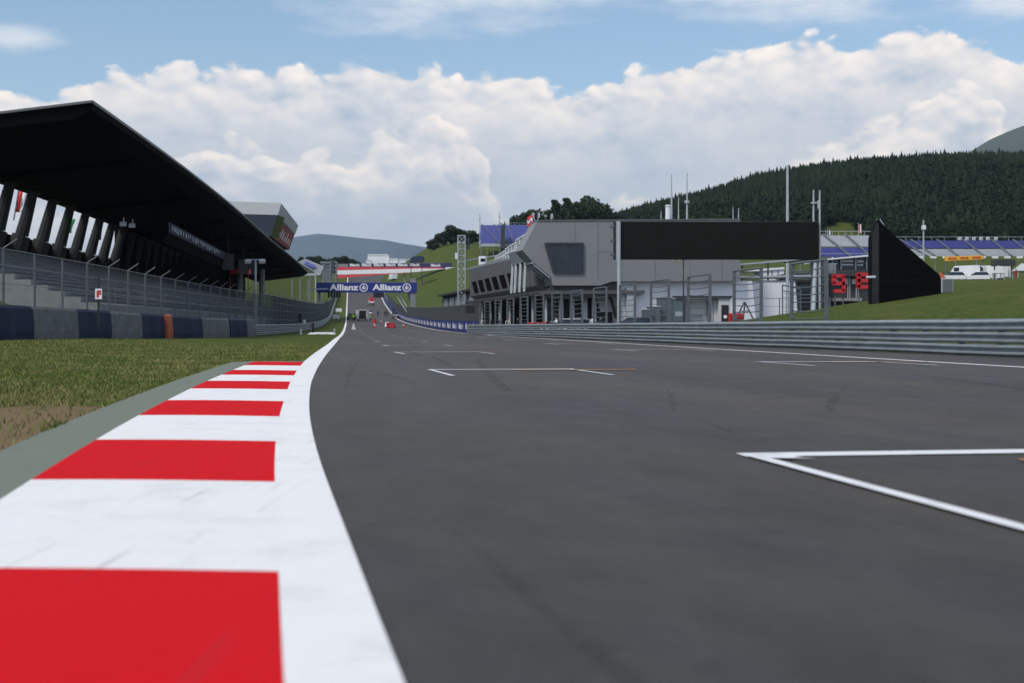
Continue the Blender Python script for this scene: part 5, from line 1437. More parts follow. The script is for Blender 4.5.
box_thing('site_cabin', 718.5, 730, 299, 104, M['cabin'], 'white cabin carrying a black poster with a white dot', 'cabin', 2.4, poster)
q = MB(); a = at(675, 297.6, 103.9); b = at(731, 297.6, 103.9)
for k in range(16):
    x = a.x + (b.x - a.x) * k / 15; q.box((x, 103.9 + .5, a.z + .08), (.26, .8, .14))
q.bar((a.x, 103.9, a.z), (b.x, 103.9, a.z), .12)
solo('equipment_rack', q, M['facadedark'], (a.x, 103.9, a.z), 'dark rack lying along the roofs of the white cabins', 'rack')
p = ground(735.5, 318, 88); p.z = float(H(p.x, p.y))
rt = thing('crate', p, 'red crate on the ground right of the white cabins', 'crate'); zt = at(0, 312.5, 88).z
q = MB(); q.box((p.x, p.y, zt - .45), (.9, .7, .8)); q.build('body', M['red'], rt, bevel=.03)
q = MB(); q.box((p.x, p.y - .46, zt - .3), (.9, .04, .12)); q.box((p.x, p.y - .46, zt - .62), (.9, .04, .12)); q.build('slat', M['shirtred'], rt)
if zt - .9 > p.z + .02:
    q = MB(); q.box((p.x, p.y, (p.z + zt - .9) / 2), (1.3, 1.0, zt - .9 - p.z)); q.build('pallet', M['post'], rt)
p = ground(745, 316, 86); q = MB(); zt = at(0, 302, 86).z
q.bar((p.x - .65, p.y, p.z), (p.x - .05, p.y, zt), .09); q.bar((p.x + .6, p.y, p.z), (p.x, p.y, zt), .09); q.bar((p.x - .3, p.y, (p.z + zt) / 2), (p.x + .3, p.y, (p.z + zt) / 2), .07); q.bar((p.x, p.y + .7, p.z), (p.x, p.y, zt), .08)
solo('trestle', q, M['post'], p, 'dark A-shaped trestle right of the red crate', 'trestle')

# pit lane life
def pitspot(px, d): return ground(px, 320, d) if False else Vector(((px - 512) / F * d, d, float(H((px - 512) / F * d, d)) + .0))
pp = [(482.5, 150, 'stand', 'shirtwhite', None, 'person in white shirt at the left end of the pit posts'), (491.5, 140, 'stand', 'shirtdark', None, 'person in dark jacket in the second gap of the pit posts'),
      (501, 136, 'reach', 'shirtdark', None, 'person in dark jacket reaching forward beside the red-capped one'), (508, 132, 'stand', 'shirtwhite', 'red', 'person in white shirt and red cap in the pit lane'),
      (518, 130, 'stand', 'shirtdark', None, 'person in dark clothes left of the red tool cabinets'), (556.5, 112, 'reach', 'shirtwhite', None, 'person in white shirt right of the red tool cabinets'),
      (593, 108, 'reach', 'shirtwhite', None, 'person in white shirt bending in front of the recessed front panel'), (601, 110, 'stand', 'shirtdark', None, 'person in dark jacket right of the bending white-shirted one')]
for px, d, pose, c, hat, lb in pp: person(pitspot(px, d), random.uniform(-2, 2), lb, pose, c, 'denim', hat, None)
for px, d, lb in ((530.5, 116, 'red tool cabinet in the pit lane, left one of three'), (537, 117, 'red tool cabinet in the pit lane, middle one of three'), (543.5, 115, 'red tool cabinet in the pit lane, right one of three')):
    p = pitspot(px, d); rt = thing('tool_cabinet', p, lb, 'tool cabinet', 'red tool cabinets')
    q = MB(); q.box(p + Vector((0, 0, .68)), (.55, .6, 1.1)); q.build('body', M['red'], rt, bevel=.03)
    for j in range(3):
        q = MB(); q.box(p + Vector((0, -.31, .38 + .3 * j)), (.48, .03, .24)); q.build('drawer', M['shirtred'], rt)
    for sx in (-.2, .2):
        q = MB(); q.tube(p + Vector((sx - .03, 0, .07)), p + Vector((sx + .03, 0, .07)), .07, n=10); q.build('caster', M['tyre'], rt)
p = pitspot(549.5, 115); q = MB()
for j in range(4): 
    c = p + Vector((0, 0, .17 + .34 * j)); rows = [[c + Vector((math.cos(w) * rr, math.sin(w) * rr, z)) for w in np.linspace(0, 2 * math.pi, 19)[:-1]] for rr, z in ((.2, -.14), (.32, -.16), (.34, 0), (.32, .16), (.2, .14))]; q.loft(rows, closed=True)
solo('tyre_stack', q, M['tyre'], p, 'stack of four black tyres right of the red tool cabinets', 'tyres')
car('pit_car', 'white low car parked in the pit lane left of the bending person', M['carwhite'], pitspot(566, 110), 1.3, 'hatch')
car('pit_car', 'silver car parked in the pit lane under the cantilever', M['carsilver'], pitspot(573, 113), 1.5, 'hatch')
car('pit_car', 'dark car parked at the foot of the white ground floor, near the screen pole', M['cardark'], pitspot(630, 100), 1.4, 'hatch')
# gantry of lattice: mast by the pit wall
def lattice(root, base, top, w, m, n, name='mast', lean=(0, 0)):
    base = Vector(base); zt = top; q = MB()
    c = [(-w / 2, -w / 2), (w / 2, -w / 2), (w / 2, w / 2), (-w / 2, w / 2)]
    for x, y in c: q.bar(base + Vector((x, y, -.2)), Vector((base.x + x + lean[0], base.y + y + lean[1], zt)), w * .11)
    h = (zt - base.z) / n
    for k in range(n):
        for i in range(4):
            (x0, y0), (x1, y1) = c[i], c[(i + 1) % 4]
            lx0 = lean[0] * k / n; lx1 = lean[0] * (k + 1) / n
            if k % 2: x0, y0, x1, y1 = x1, y1, x0, y0
            q.bar(base + Vector((x0 + lx0, y0, h * k)), base + Vector((x1 + lx1, y1, h * (k + 1))), w * .07)
            q.bar(base + Vector((x0 + lx1, y0, h * (k + 1))), base + Vector((x1 + lx1, y1, h * (k + 1))), w * .06)
    return q.build(name, m, root)
p = ground(461.5, 305, 185); p.x = at(461.5, 0, 185).x
root = thing('lattice_tower', p, 'tall pale lattice mast with camera boxes left of the pit building', 'mast')
lattice(root, p, at(0, 235.5, 185).z, 1.05, M['lightsteel'], 14)
for py, dx in ((241, .9), (246, 1.0), (256, -.7)):
    q = MB(); q.box((p.x + dx, p.y, at(0, py, 185).z), (.5, .6, .9)); q.build('camera_box', M['facadedark'] if dx > 0 else M['white'], root)
q = MB(); q.bar((p.x - .6, p.y, at(0, 262, 185).z), (p.x + 5.0, p.y + 4, at(0, 254, 185).z), .16); q.bar((p.x + .5, p.y, at(0, 270, 185).z), (p.x + 5.0, p.y + 4, at(0, 258, 185).z), .14); q.build('jib', M['lightsteel'], root)

# violet stand on the hill behind the pit building
def seat_stand(name, label, poly_rows, d0, d1, grp=None, legs=True, aisles=()):
    """rows of (py, d) from the top down: an inclined deck; px range given"""
    pass
def stand(name, label, px0, px1, top, mid, bot, d_top, d_bot, m_up, m_low, aisles, group=None, xtop=None):
    """inclined bank of seats facing the camera: upper and lower colour, aisle strips, steel frame below"""
    root = thing(name, (at((px0 + px1) / 2, 0, d_bot).x, d_bot, float(H(at((px0 + px1) / 2, 0, d_bot).x, d_bot))), label, 'grandstand', group)
    sh = xtop or 0
    def pt(px, v, lift=0):      # v 0 top .. 1 bottom
        d = d_top + (d_bot - d_top) * v; py = top + (bot - top) * v
        p = at(px, py, d); return p + Vector((0, 0, lift))
    vm = (mid - top) / (bot - top)
    for va, vb, m in ((0, vm, m_up), (vm, 1, m_low)):
        q = MB(); nr = 9
        rows = []
        for k in range(nr):
            v0 = va + (vb - va) * k / nr; v1 = va + (vb - va) * (k + 1) / nr
            rows.append([pt(px, v0) for px in np.linspace(px0, px1, 14)]); rows.append([pt(px, v1, .25) for px in np.linspace(px0, px1, 14)])
        q.loft(rows); q.build('seat_block', m, root)
    for px, run in aisles:
        q = MB(); a = pt(px, 0, .45); b = pt(px + run, 1, .45); w = .26
        q.prism([a + Vector((-w, 0, 0)), a + Vector((w, 0, 0)), b + Vector((w, 0, 0)), b + Vector((-w, 0, 0))], (0, .1, -.2)); q.build('aisle', M['post'], root)
    q = MB()
    for px in np.linspace(px0 + .4, px1 - .4, 9):
        for v in (0, .5, 1):
            a = pt(px, v, -.2); q.bar(a, (a.x, a.y, float(H(a.x, a.y)) - .5), .22)
        q.bar(pt(px, 0, -.2), pt(px, 1, -.2), .3)
        b = pt(px, 0, -.2); c = pt(px, .5, -.2); q.bar((b.x, b.y, float(H(b.x, b.y))), c, .15)
    q.build('frame', M['standsteel'], root)
    q = MB(); q.path([pt(px, 0, 1.0) for px in np.linspace(px0, px1, 6)], .06, 5)
    for px in np.linspace(px0, px1, 14): q.tube(pt(px, 0), pt(px, 0, 1.05), .05, n=5)
    q.path([pt(px, 1, 1.0) for px in np.linspace(px0, px1, 6)], .06, 5); q.build('rail', M['lightsteel'], root)
    return root
vs = stand('grandstand', 'violet-blue seated stand on the hill above the pit terraces', 480.5, 531, 225, 244, 247, 566, 546, M['seatblue'], M['seatgrey'], ((482, 20), (494, 16), (507, 8)))
q = MB(); q.prism([at(501, 225, 543), at(505, 225, 543), at(505, 249, 543), at(500.5, 249, 543)], (0, 8, 0)); q.build('stair_core', M['facadedark'], vs)
for px, top, lb in ((479.8, 214, 'thin pole at the left corner of the violet hill stand'), (499.5, 212, 'thin pole in the middle of the violet hill stand')):
    a = at(px, 226, 568); q = MB(); q.tube((a.x, 568, a.z - 10), (a.x, 568, at(0, top, 568).z), .26, .16, 7); q.tube((a.x, 568, at(0, top + 6, 568).z), (a.x, 568, at(0, top + 4, 568).z), .4, .4, 8); solo('flagpole', q, M['lightsteel'], (a.x, 568, a.z - 10), lb, 'pole')
for k, (px, top) in enumerate(((532.5, 213), (538, 213), (551, 214))):
    a = at(px, 226, 330); q = MB(); q.tube((a.x, 330, float(H(a.x, 330)) - .3), (a.x, 330, at(0, top, 330).z), .16, .09, 7); q.box((a.x + .25, 330, at(0, top + 2.2, 330).z), (.5, .08, 1.3))
    solo('flagpole', q, M['lightsteel'], (a.x, 330, float(H(a.x, 330))), ['flagpole behind the left corner of the pit roof, nearest the corner', 'flagpole behind the pit roof, middle one of three', 'flagpole behind the pit roof, right one of three'][k], 'pole')

# ------------------------------------------------------------------ big switched-off screen
D = 81.0
x0, x1 = at(614, 0, D).x, at(819, 0, D).x; z0, z1 = at(0, 259.2, D).z, at(0, 221.5, D).z
root = thing('video_screen', at(716, 320, D), 'huge switched-off black video screen on posts behind the right barrier', 'screen')
q = MB(); q.box(((x0 + x1) / 2, D + .35, (z0 + z1) / 2), (x1 - x0, .7, z1 - z0)); q.build('cabinet', M['black'], root, bevel=.02)
q = MB(); q.box(((x0 + x1) / 2 + .15, D - .012, (z0 + z1) / 2), (x1 - x0 - .42, .03, z1 - z0 - .10)); pn = q.build('panel', M['screen'], root)
q = MB(); q.box((x0 + .16, D - .02, (z0 + z1) / 2), (.05, .06, z1 - z0 + .1)); q.build('edge_strip', M['lightsteel'], root)
xm = at(618.8, 0, D).x; gz_ = float(H(xm, D))
q = MB(); q.tube((xm, D - .12, gz_ - .2), (xm, D - .12, z1), .12, .12, 12); q.build('post', M['lightsteel'], root)
xm2 = at(820.5, 0, D).x; g2_ = float(H(xm2, D)) - .2
q = MB(); q.tube((xm2, D + .2, g2_), (xm2, D + .2, at(0, 190, D).z), .09, .05, 10); q.build('post', M['lightsteel'], root)
q = MB(); q.tube((at(815.4, 0, D).x, D + .5, z1 - .3), (at(815.4, 0, D).x, D + .5, at(0, 189, D).z), .07, .05, 8); q.bar((at(812, 0, D).x, D + .4, at(0, 202.3, D).z), (at(821.5, 0, D).x, D + .3, at(0, 202.3, D).z), .08); q.bar((at(820, 0, D).x, D + .3, at(0, 208, D).z), (at(820, 0, D).x, D + .3, at(0, 200, D).z), .16); q.build('aerial', M['lightsteel'], root)
for zz in (z0 + .3, z0 + 1.2, z1 - .3):
    q = MB(); q.box((x0 - .1, D + .2, zz), (.26, .4, .16)); q.build('bracket', M['post'], root)
xa = at(817, 0, D).x; ga = float(H(xa, D))
lattice(root, (xa + .15, D + .6, ga), z0 + .1, .55, M['post'], 9, 'lattice_leg')
q = MB(); q.tube((at(812.5, 0, D).x, D - .2, float(H(at(812, 0, D).x, D)) - .2), (at(816.5, 0, D).x, D + .3, z0), .16, .12, 10); q.build('brace', M['lightsteel'], root)
q = MB(); q.path([Vector((at(785, 0, D).x, D + .2, at(0, 262.5, D).z)), Vector((xm2, D + .2, at(0, 258, D).z))], .05); q.build('tie', M['post'], root)
# small twin-lamp mast under the screen
p = at(683.5, 320, 84); gz2 = float(H(p.x, 84)); zt = at(0, 260, 84).z
root = thing('light_mast', (p.x, 84, gz2), 'thin grey mast with two small white lamps below the black screen', 'light mast')
q = MB(); q.tube((p.x, 84, gz2 - .2), (p.x, 84, zt), .06, .045, 8); q.build('pole', M['post'], root)
q = MB(); q.bar((p.x - .65, 84, zt), (p.x + .1, 84, zt), .06); q.build('crossarm', M['post'], root)
for dx in (-.6, -.25):
    q = MB(); q.tube((p.x + dx, 84, zt), (p.x + dx, 83.75, zt - .1), .13, .16, 10); q.build('lamp_head', M['white'], root)
p = at(787.5, 221, 98); g_ = float(H(p.x, 98)); q = MB(); q.tube((p.x, 98, g_ - .3), (p.x, 98, at(0, 165, 98).z), .15, .09, 9); q.box((p.x, 98, g_ + .1), (.6, .6, .3)); solo('flagpole', q, M['lightsteel'], (p.x, 98, g_), 'tall bare pole rising behind the black screen', 'pole')

# ------------------------------------------------------------------ black wedge-shaped screen back on the bank
D = 72.0
front = [(872, 304.5), (872, 236), (877.5, 219), (900, 240), (940.5, 275.5), (941, 293), (954.5, 293.5), (954.5, 297.8)]
gm = float(H(at(912, 0, D).x, D))
root = thing('covered_screen', (at(912, 0, D).x, D, gm), 'tall black wedge wrapped in tarpaulin standing on the grass bank', 'covered board')
pts = [at(px, py, D) for px, py in front]
q = MB(); q.prism(pts, (.4, 2.2, 0)); q.build('tarpaulin', M['tarp'], root, bevel=.06)
q = MB(); q.prism([at(px, py, D - .03) for px, py in ((872.2, 303.8), (872.2, 236), (877, 222), (879, 226), (879, 304))], (0, .02, 0)); q.build('edge_fold', M['black'], root)
for i, (px0, py0, px1, py1) in enumerate(((879, 236, 936, 276), (880, 262, 939, 285), (880, 284, 940, 290), (890, 232, 893, 300), (905, 246, 907, 300), (921, 260, 922, 299))):
    q = MB(); q.tube(at(px0, py0, D + .0), at(px1, py1, D + .0), .035, n=5); q.build('seam', M['tarp'], root)
b0 = at(941.5, 293, D); b1 = at(953.5, 278.2, D)
q = MB(); q.box(((b0.x + b1.x) / 2, D + .6, (b0.z + b1.z) / 2), (b1.x - b0.x, 1.2, b1.z - b0.z)); q.build('control_box', M['lightsteel'], root, bevel=.03)
q = MB(); q.box(((b0.x + b1.x) / 2, D - .02, (b0.z + b1.z) / 2), ((b1.x - b0.x) * .8, .04, (b1.z - b0.z) * .85)); q.build('box_door', M['fascia'], root)
for px0, py0, px1, py1 in ((876.5, 219.5, 886, 229.5), (880, 219, 884.5, 227)):
    q = MB(); q.tube(at(px1, py1, D + .5), at(px0, py0, D + .5), .035, n=6); q.build('rod', M['lightsteel'], root)
q = MB(); 
for px in (875, 900, 925, 948):
    a = at(px, 302 if px < 930 else 297, D + 1.0); q.bar(a + Vector((0, 0, .2)), (a.x, a.y, float(H(a.x, a.y)) - .5), .3)
q.build('foot', M['black'], root)
p = at(871, 277, 71.2); q = MB(); q.bar(p + Vector((-.25, 0, 0)), p + Vector((.3, .2, .03)), .09, .12); ob = q.build('bracket', M['white'], root)

# ------------------------------------------------------------------ right middle ground: pavilion, red numerals, roofs
D = 140.0
def PQ(px, py, dt=0.0): return at(px, py, D + dt)
gl_ = float(H(PQ(850, 0).x, D))
root = thing('pavilion', (PQ(850, 0).x, D, gl_), 'two-storey dark glass pavilion with thin white roof behind the red characters', 'building')
q = MB(); q.prism([PQ(823, 259), PQ(868, 254.8), PQ(890, 256.5), PQ(890, 257.6), PQ(868, 256.4), PQ(823, 260.4)], (0, 9, 0)); q.build('roof', M['white'], root)
def pbox(nm, m, px0, px1, py0, py1, dt, dep, par=None):
    a = PQ(px0, py0, dt); b = PQ(px1, py1, dt); zb = b.z
    q = MB(); q.prism([(a.x, D + dt, zb), (b.x, D + dt, zb), (b.x, D + dt, a.z), (a.x, D + dt, a.z)], (0, dep, 0)); return q.build(nm, m, par or root)
pbox('upper_floor', M['glass'], 832, 888, 257, 269, 1.5, 6)
pbox('deck', M['facadedark'], 824, 890, 269.5, 276, .2, 8)
pbox('lower_floor', M['facadedark'], 826, 890, 276, 334, 1.2, 7)
for px0, px1, py0, py1 in ((841, 853.5, 260, 262), (857, 863.5, 260.5, 262.3), (841, 853.5, 264, 265.3), (857.5, 863, 264.5, 265.6)): pbox('white_blind', M['white'], px0, px1, py0, py1, 1.35, .1)  # plain white strips in front of the upper floor glass
for px in (832, 840.5, 855, 866, 872.5): pbox('mullion', M['lightsteel'], px, px + 1.2, 257, 276, 1.2, .2)
for px in (847.5, 849.5, 856, 858): pbox('mullion', M['lightsteel'], px, px + .8, 277, 299, 1.0, .15)
for px0, px1 in ((833, 838), (852, 857), (845, 848)): pbox('window', M['cabin'], px0, px1, 279, 284, 1.05, .1)
for k in range(9): pbox('baluster', M['lightsteel'], 825 + 1.3 * k, 825.4 + 1.3 * k, 264, 273.5, .1, .06)
pbox('handrail', M['lightsteel'], 824, 837, 263.4, 264.1, .1, .08)
pbox('step', M['concrete'], 836, 862, 298, 301, -.8, 2)
root = thing('red_character', PQ(838, 292, -3), 'big red framed numeral 9 standing before the dark pavilion', 'sign'); 
q = MB()
for x0_, y0_, x1_, y1_ in ((832.5, 276, 844.5, 276), (832.5, 283.5, 844.5, 283.5), (833.6, 276, 833.6, 283.5), (843.4, 276, 843.4, 291), (833.5, 291, 844.5, 291)): q.bar(PQ(x0_, y0_, -3), PQ(x1_, y1_, -3), .38, .5, up=(0, 1, 0))
ob = q.build('numeral', M['red'], root)
q = MB(); 
for px in (835.5, 843.5): b = PQ(px, 292, -2.9); q.bar(b + Vector((0, .2, .3)), (b.x, b.y + .2, float(H(b.x, b.y)) - .2), .12)
q.build('stand_leg', M['post'], root)
root = thing('red_character', PQ(864, 287, -3), 'big red framed letter E standing beside the black wedge', 'sign')
q = MB()
for x0_, y0_, x1_, y1_ in ((857, 274.6, 873, 274.6), (857, 280.6, 873, 280.6), (857, 286.8, 873, 286.8), (858.2, 274, 858.2, 287.4)): q.bar(PQ(x0_, y0_, -3), PQ(x1_, y1_, -3), .40, .5, up=(0, 1, 0))
ob = q.build('letter', M['red'], root)
q = MB(); 
for px in (859.5, 869.5): b = PQ(px, 287, -2.9); q.bar(b + Vector((0, .2, .3)), (b.x, b.y + .2, float(H(b.x, b.y)) - .2), .12)
q.build('stand_leg', M['post'], root)
# dark hospitality block with canted left side, between white wall and lattice leg
root = thing('hospitality_block', PQ(800, 0), 'dark angular hospitality block with canted left side behind the wire posts', 'building')
q = MB(); q.prism([PQ(796, 276), PQ(826, 273), PQ(826, 334), PQ(805, 334)], (0, 9, 0)); q.build('wall', M['facadedark'], root)
q = MB(); q.prism([PQ(790, 272.6), PQ(828, 271.5), PQ(828, 273), PQ(790, 274.6)], (0, 9, 0)); q.build('roof', M['soffit'], root)
for k in range(6): pbox('window', M['glass'], 801 + 4.1 * k, 804.2 + 4.1 * k, 284, 296, -.06, .1)
pbox('beam', M['post'], 797, 830, 297, 298.2, -.3, .2)
pbox('beam', M['post'], 793, 830, 279, 279.9, -.4, .2)
for px in (812, 818, 824): pbox('post', M['post'], px, px + 1, 262, 320, -.4, .2)
# white low roofs between
root = thing('canopy_roof', PQ(770, 265, -4), 'long thin white canopy roof right of the pit building', 'canopy')
q = MB(); q.prism([PQ(741, 263.6, -6), PQ(796, 258.8, -6), PQ(812, 256.5, -6), PQ(812, 257.6, -6), PQ(796, 260.2, -6), PQ(741, 265.0, -6)], (0, 3, 0)); q.build('upper_sheet', M['lightsteel'], root)
q = MB(); q.prism([PQ(740, 276.3, -6), PQ(820, 274.5, -6), PQ(820, 276.2, -6), PQ(740, 278.2, -6)], (0, 5, 0)); q.build('lower_sheet', M['lightsteel'], root)
q = MB()
for px in (742, 768, 794, 811): a = PQ(px, 262, -5); q.bar((a.x, a.y, float(H(a.x, a.y)) - .3), a + Vector((0, 0, (0 if px < 768 else .3))), .16)
q.build('column', M['post'], root)
root = thing('tent', PQ(774, 268, 8), 'white tent block seen between the two canopy sheets', 'tent')
q = MB(); q.prism([PQ(762, 275, 8), PQ(784, 275, 8), PQ(784, 269, 8), PQ(782, 268.6, 8), PQ(764, 270.5, 8)], (0, 6, 0)); q.prism([PQ(763, 275, 8), PQ(784, 275, 8), PQ(784, 330, 8), PQ(763, 330, 8)], (0, .2, 0)); q.build('wall', M['white'], root)
q = MB(); q.prism([PQ(745, 271.4, 7.8), PQ(765, 268.4, 7.8), PQ(784, 267.2, 7.8), PQ(785, 269, 7.8), PQ(764, 270.8, 7.8)], (0, 6.4, 0)); q.build('roof', M['signwhite'], root)
for px in (772, 778):
    q = MB(); a = PQ(px, 272, 7.95); q.box(a, (.07, .06, 1.2)); q.build('seam', M['fascia'], root)
# white garden wall with slanted right end, mesh gate
root = thing('white_wall', at(775, 318, 128), 'white wall with slanted right end behind the last wire bay', 'wall')
q = MB(); q.prism([at(748, 281.2, 128), at(795, 281.2, 128), at(799.5, 333, 128), at(748, 333, 128)], (0, .5, 0)); q.build('panel', M['whitewall'], root)
q = MB(); q.prism([at(748, 280.4, 127.9), at(795.4, 280.4, 127.9), at(795.6, 281.2, 127.9), at(748, 281.2, 127.9)], (0, .7, 0)); q.build('coping', M['fascia'], root)
p = at(790.5, 318, 76); g_ = float(H(p.x, 76)); rt = thing('wire_gate', (p.x, 76, g_), 'small dark wire gate frame standing on the grass beside the white wall', 'gate')
q = MB(); xa, xb = at(782.5, 0, 76).x, at(800.5, 0, 76).x; zt = at(0, 285, 76).z
for x in (xa, (xa + xb) / 2, xb): q.bar((x, 76, g_ - .3), (x, 76, zt if x != xb else zt - .3), .07)
q.bar((xa, 76, zt), (xb, 76, zt - .25), .07); q.bar((xa, 76, zt - .35), (xb, 76, zt - .5), .06); q.build('frame', M['post'], rt)
q = MB()
for z in np.arange(g_ + .2, zt - .4, .22): q.bar((xa, 76, z), (xb, 76, z), .018)
for x in np.arange(xa, xb, .22): q.bar((x, 76, g_), (x, 76, zt - .4), .018)
q.build('mesh', M['wire'], rt)
# posts of a light mesh fence on the bank
rt = thing('bank_fence', at(770, 318, 92), 'thin dark mesh fence in front of the white wall', 'fence')
for px in (761.5, 779.5, 830, 835):
    a = at(px, 0, 92); g_ = float(H(a.x, 92)); q = MB(); q.bar((a.x, 92, g_ - .3), (a.x, 92, at(0, 298, 92).z), .07); q.build('post', M['post'], rt)
q = MB(); a = at(761.5, 298.5, 92); b = at(835, 298.5, 92); q.bar(a, b, .04); q.bar(a - Vector((0, 0, .6)), b - Vector((0, 0, .6)), .025); q.build('rail', M['post'], rt)

# far stands on the right
s1 = stand('grandstand', 'pale grey and blue far stand between the black screen and the black wedge', 800, 884, 235.5, 247.5, 258, 300, 286, M['seatgrey'], M['seatblue'], ((823, 28), (845, 26)))
s2 = stand('grandstand', 'long blue and grey far stand on the right, beyond the black wedge', 893, 1060, 240.6, 249, 257.2, 340, 328, M['seatblue'], M['seatgrey'], ((900, 27), (911, 24), (937, 21), (963, 21), (991, 21), (1013, 20), (1036, 20)))
q = MB(); rows = [at(px, 258.2, 327) for px in np.linspace(918, 1060, 24)]
for k in range(0, 23): 
    if k % 2 == 0: q.prism([rows[k], rows[k + 1], rows[k + 1] + Vector((0, 0, .5)), rows[k] + Vector((0, 0, .5))], (0, .2, 0))
q.build('front_panel', M['signwhite'], s2)
for k in range(6):
    px = [960, 967, 974, 981, 988, 996][k]
    a = at(px, 241.5, 341); rt = thing('floodlight', a, ['leftmost', 'second', 'third', 'fourth', 'fifth', 'rightmost'][k] + ' white floodlight on the top rail of the far right stand', 'floodlight', 'floodlights on the far right stand')
    q = MB(); q.tube(a + Vector((0, 0, -1)), a + Vector((0, 0, .4)), .09, n=6); q.build('stem', M['lightsteel'], rt)
    q = MB(); q.box(a + Vector((0, 0, .75)), (.85, .5, .75), .2, .3); q.build('head', M['white'], rt)
p = at(923.5, 290, 180); g_ = float(H(p.x, 180)); rt = thing('camera_mast', (p.x, 180, g_), 'tall thin white mast with a box near its top before the far right stand', 'mast')
q = MB(); q.tube((p.x, 180, g_ - .3), (p.x, 180, at(0, 220, 180).z), .16, .09, 8); q.build('pole', M['lightsteel'], rt)
q = MB(); q.box((p.x, 179.9, at(0, 227.5, 180).z), (.5, .45, .6)); q.build('box', M['white'], rt); 
for px, py0, py1, d, cs, lb in ((827.5, 230, 236, 305, ('blue', 'signwhite'), 'small blue and white flag above the grey far stand'), (858.5, 224, 235, 305, ('flagred', 'signwhite'), 'small red and white flag above the grey far stand')):
    a = at(px, py1, d); rt = thing('flag', a, lb, 'flag'); q = MB(); q.tube(a + Vector((0, 0, -1)), at(px, py0 - 1, d), .07, n=6); q.build('pole', M['lightsteel'], rt)
    for i, c in enumerate(cs):
        o = at(px, py0, d) + Vector((.07 + .3 * i, 0, 0)); h_ = (py1 - py0) / F * d * .8
        q = MB(); q.loft([[o + Vector((0, .05 * math.sin(j), -h_ * j / 4)), o + Vector((.3, .05 * math.sin(j + 1), -h_ * j / 4 - .1))] for j in range(5)]); ob = q.build('stripe', M[c], rt); ob.modifiers.new('s', 'SOLIDIFY').thickness = .02
# yellow lettered banner
D = 240.0
rt = thing('yellow_banner', PQ(964, 290), 'yellow banner with red lettering on two posts before the far right stand', 'banner')
q = MB(); q.prism([PQ(945, 261.0), PQ(983.5, 259.2), PQ(983.5, 255.2), PQ(945, 256.6)], (0, .25, 0)); bd = q.build('cloth', M['yellow'], rt)
q = MB(); 
for k in range(3):
    a = PQ(948.5 + 12 * k, 259.8 - .5 * k, -.05); add_text(q, 'DHL', a, (1, 0, .04), (0, 0, 1), width=PQ(9, 0).x - PQ(0, 0).x, height=.42, bold=.06)
q.build('lettering', M['red'], bd)
q = MB()
for px in (945.5, 983): a = PQ(px, 256, .3); q.bar((a.x, a.y, float(H(a.x, a.y)) - .3), a, .2)
q.build('post', M['post'], rt)
# white vans, tents and gear beyond the bank
for k, (px, d, kind, hd, nm, lb) in enumerate(((952, 205, 'hatch', 1.35, 'white_car', 'white car beyond the grass bank, leftmost of the white vehicles'), (964, 209, 'van', .75, 'white_van', 'white van beyond the grass bank, second of the white vehicles'), (977, 206, 'hatch', 1.2, 'white_car', 'white car beyond the grass bank, third of the white vehicles'),
                                                (990, 213, 'van', .9, 'white_van', 'white van beyond the grass bank under the right post of the yellow banner'))):
    a = at(px, 280, d); z = float(H(a.x, d)); car(nm, lb, M['carwhite'], Vector((a.x, d, z)), hd, kind, 'white vehicles beyond the grass bank')
D = 200.0
for px0, px1, py, m_, lb, nm, ct in ((938, 946, 274, 'orange', 'orange and red low tent right behind the black wedge', 'tent', 'tent'), (996, 1004, 267.5, 'cabin', 'pale square tent right of the white vans', 'tent', 'tent'), (1018, 1032, 265, 'cabin', 'pale tent cut by the right picture edge', 'tent', 'tent')):
    a = PQ(px0, py); b = PQ(px1, py); g_ = float(H((a.x + b.x) / 2, D)); rt = thing(nm, ((a.x + b.x) / 2, D, g_), lb, ct); w = b.x - a.x; c = (a + b) / 2
    q = MB(); q.add([(a.x - .2, D - .2, a.z - .9), (b.x + .2, D - .2, a.z - .9), (b.x + .2, D + w, a.z - .9), (a.x - .2, D + w, a.z - .9), (c.x, D + w / 2, a.z + .4)], [(0, 1, 4), (1, 2, 4), (2, 3, 4), (3, 0, 4)]); ob = q.build('roof', M[m_], rt); ob.modifiers.new('s', 'SOLIDIFY').thickness = .04
    q = MB()
    for x, y in ((a.x, D), (b.x, D), (b.x, D + w), (a.x, D + w)): q.bar((x, y, g_ - .3), (x, y, a.z - .9), .12)
    q.build('pole', M['lightsteel'], rt)
a = PQ(1016, 276); person(Vector((a.x, D, float(H(a.x, D)))), 0, 'person in red overalls at the right edge beyond the grass bank', 'stand', 'shirtred', 'shirtred', size=1.05)
a = PQ(1003, 264, 6); g_ = float(H(a.x, a.y)); rt = thing('camera_platform', (a.x, a.y, g_), 'dark raised platform on legs below the far right stand', 'platform')
q = MB(); q.box((a.x, a.y, PQ(0, 261).z), (3.2, 2.2, 1.0)); q.build('cabin', M['facadedark'], rt)
q = MB()
for dx in (-1.4, 1.4): q.bar((a.x + dx, a.y, g_ - .3), (a.x + dx, a.y, PQ(0, 262).z), .2)
q.build('leg', M['post'], rt)
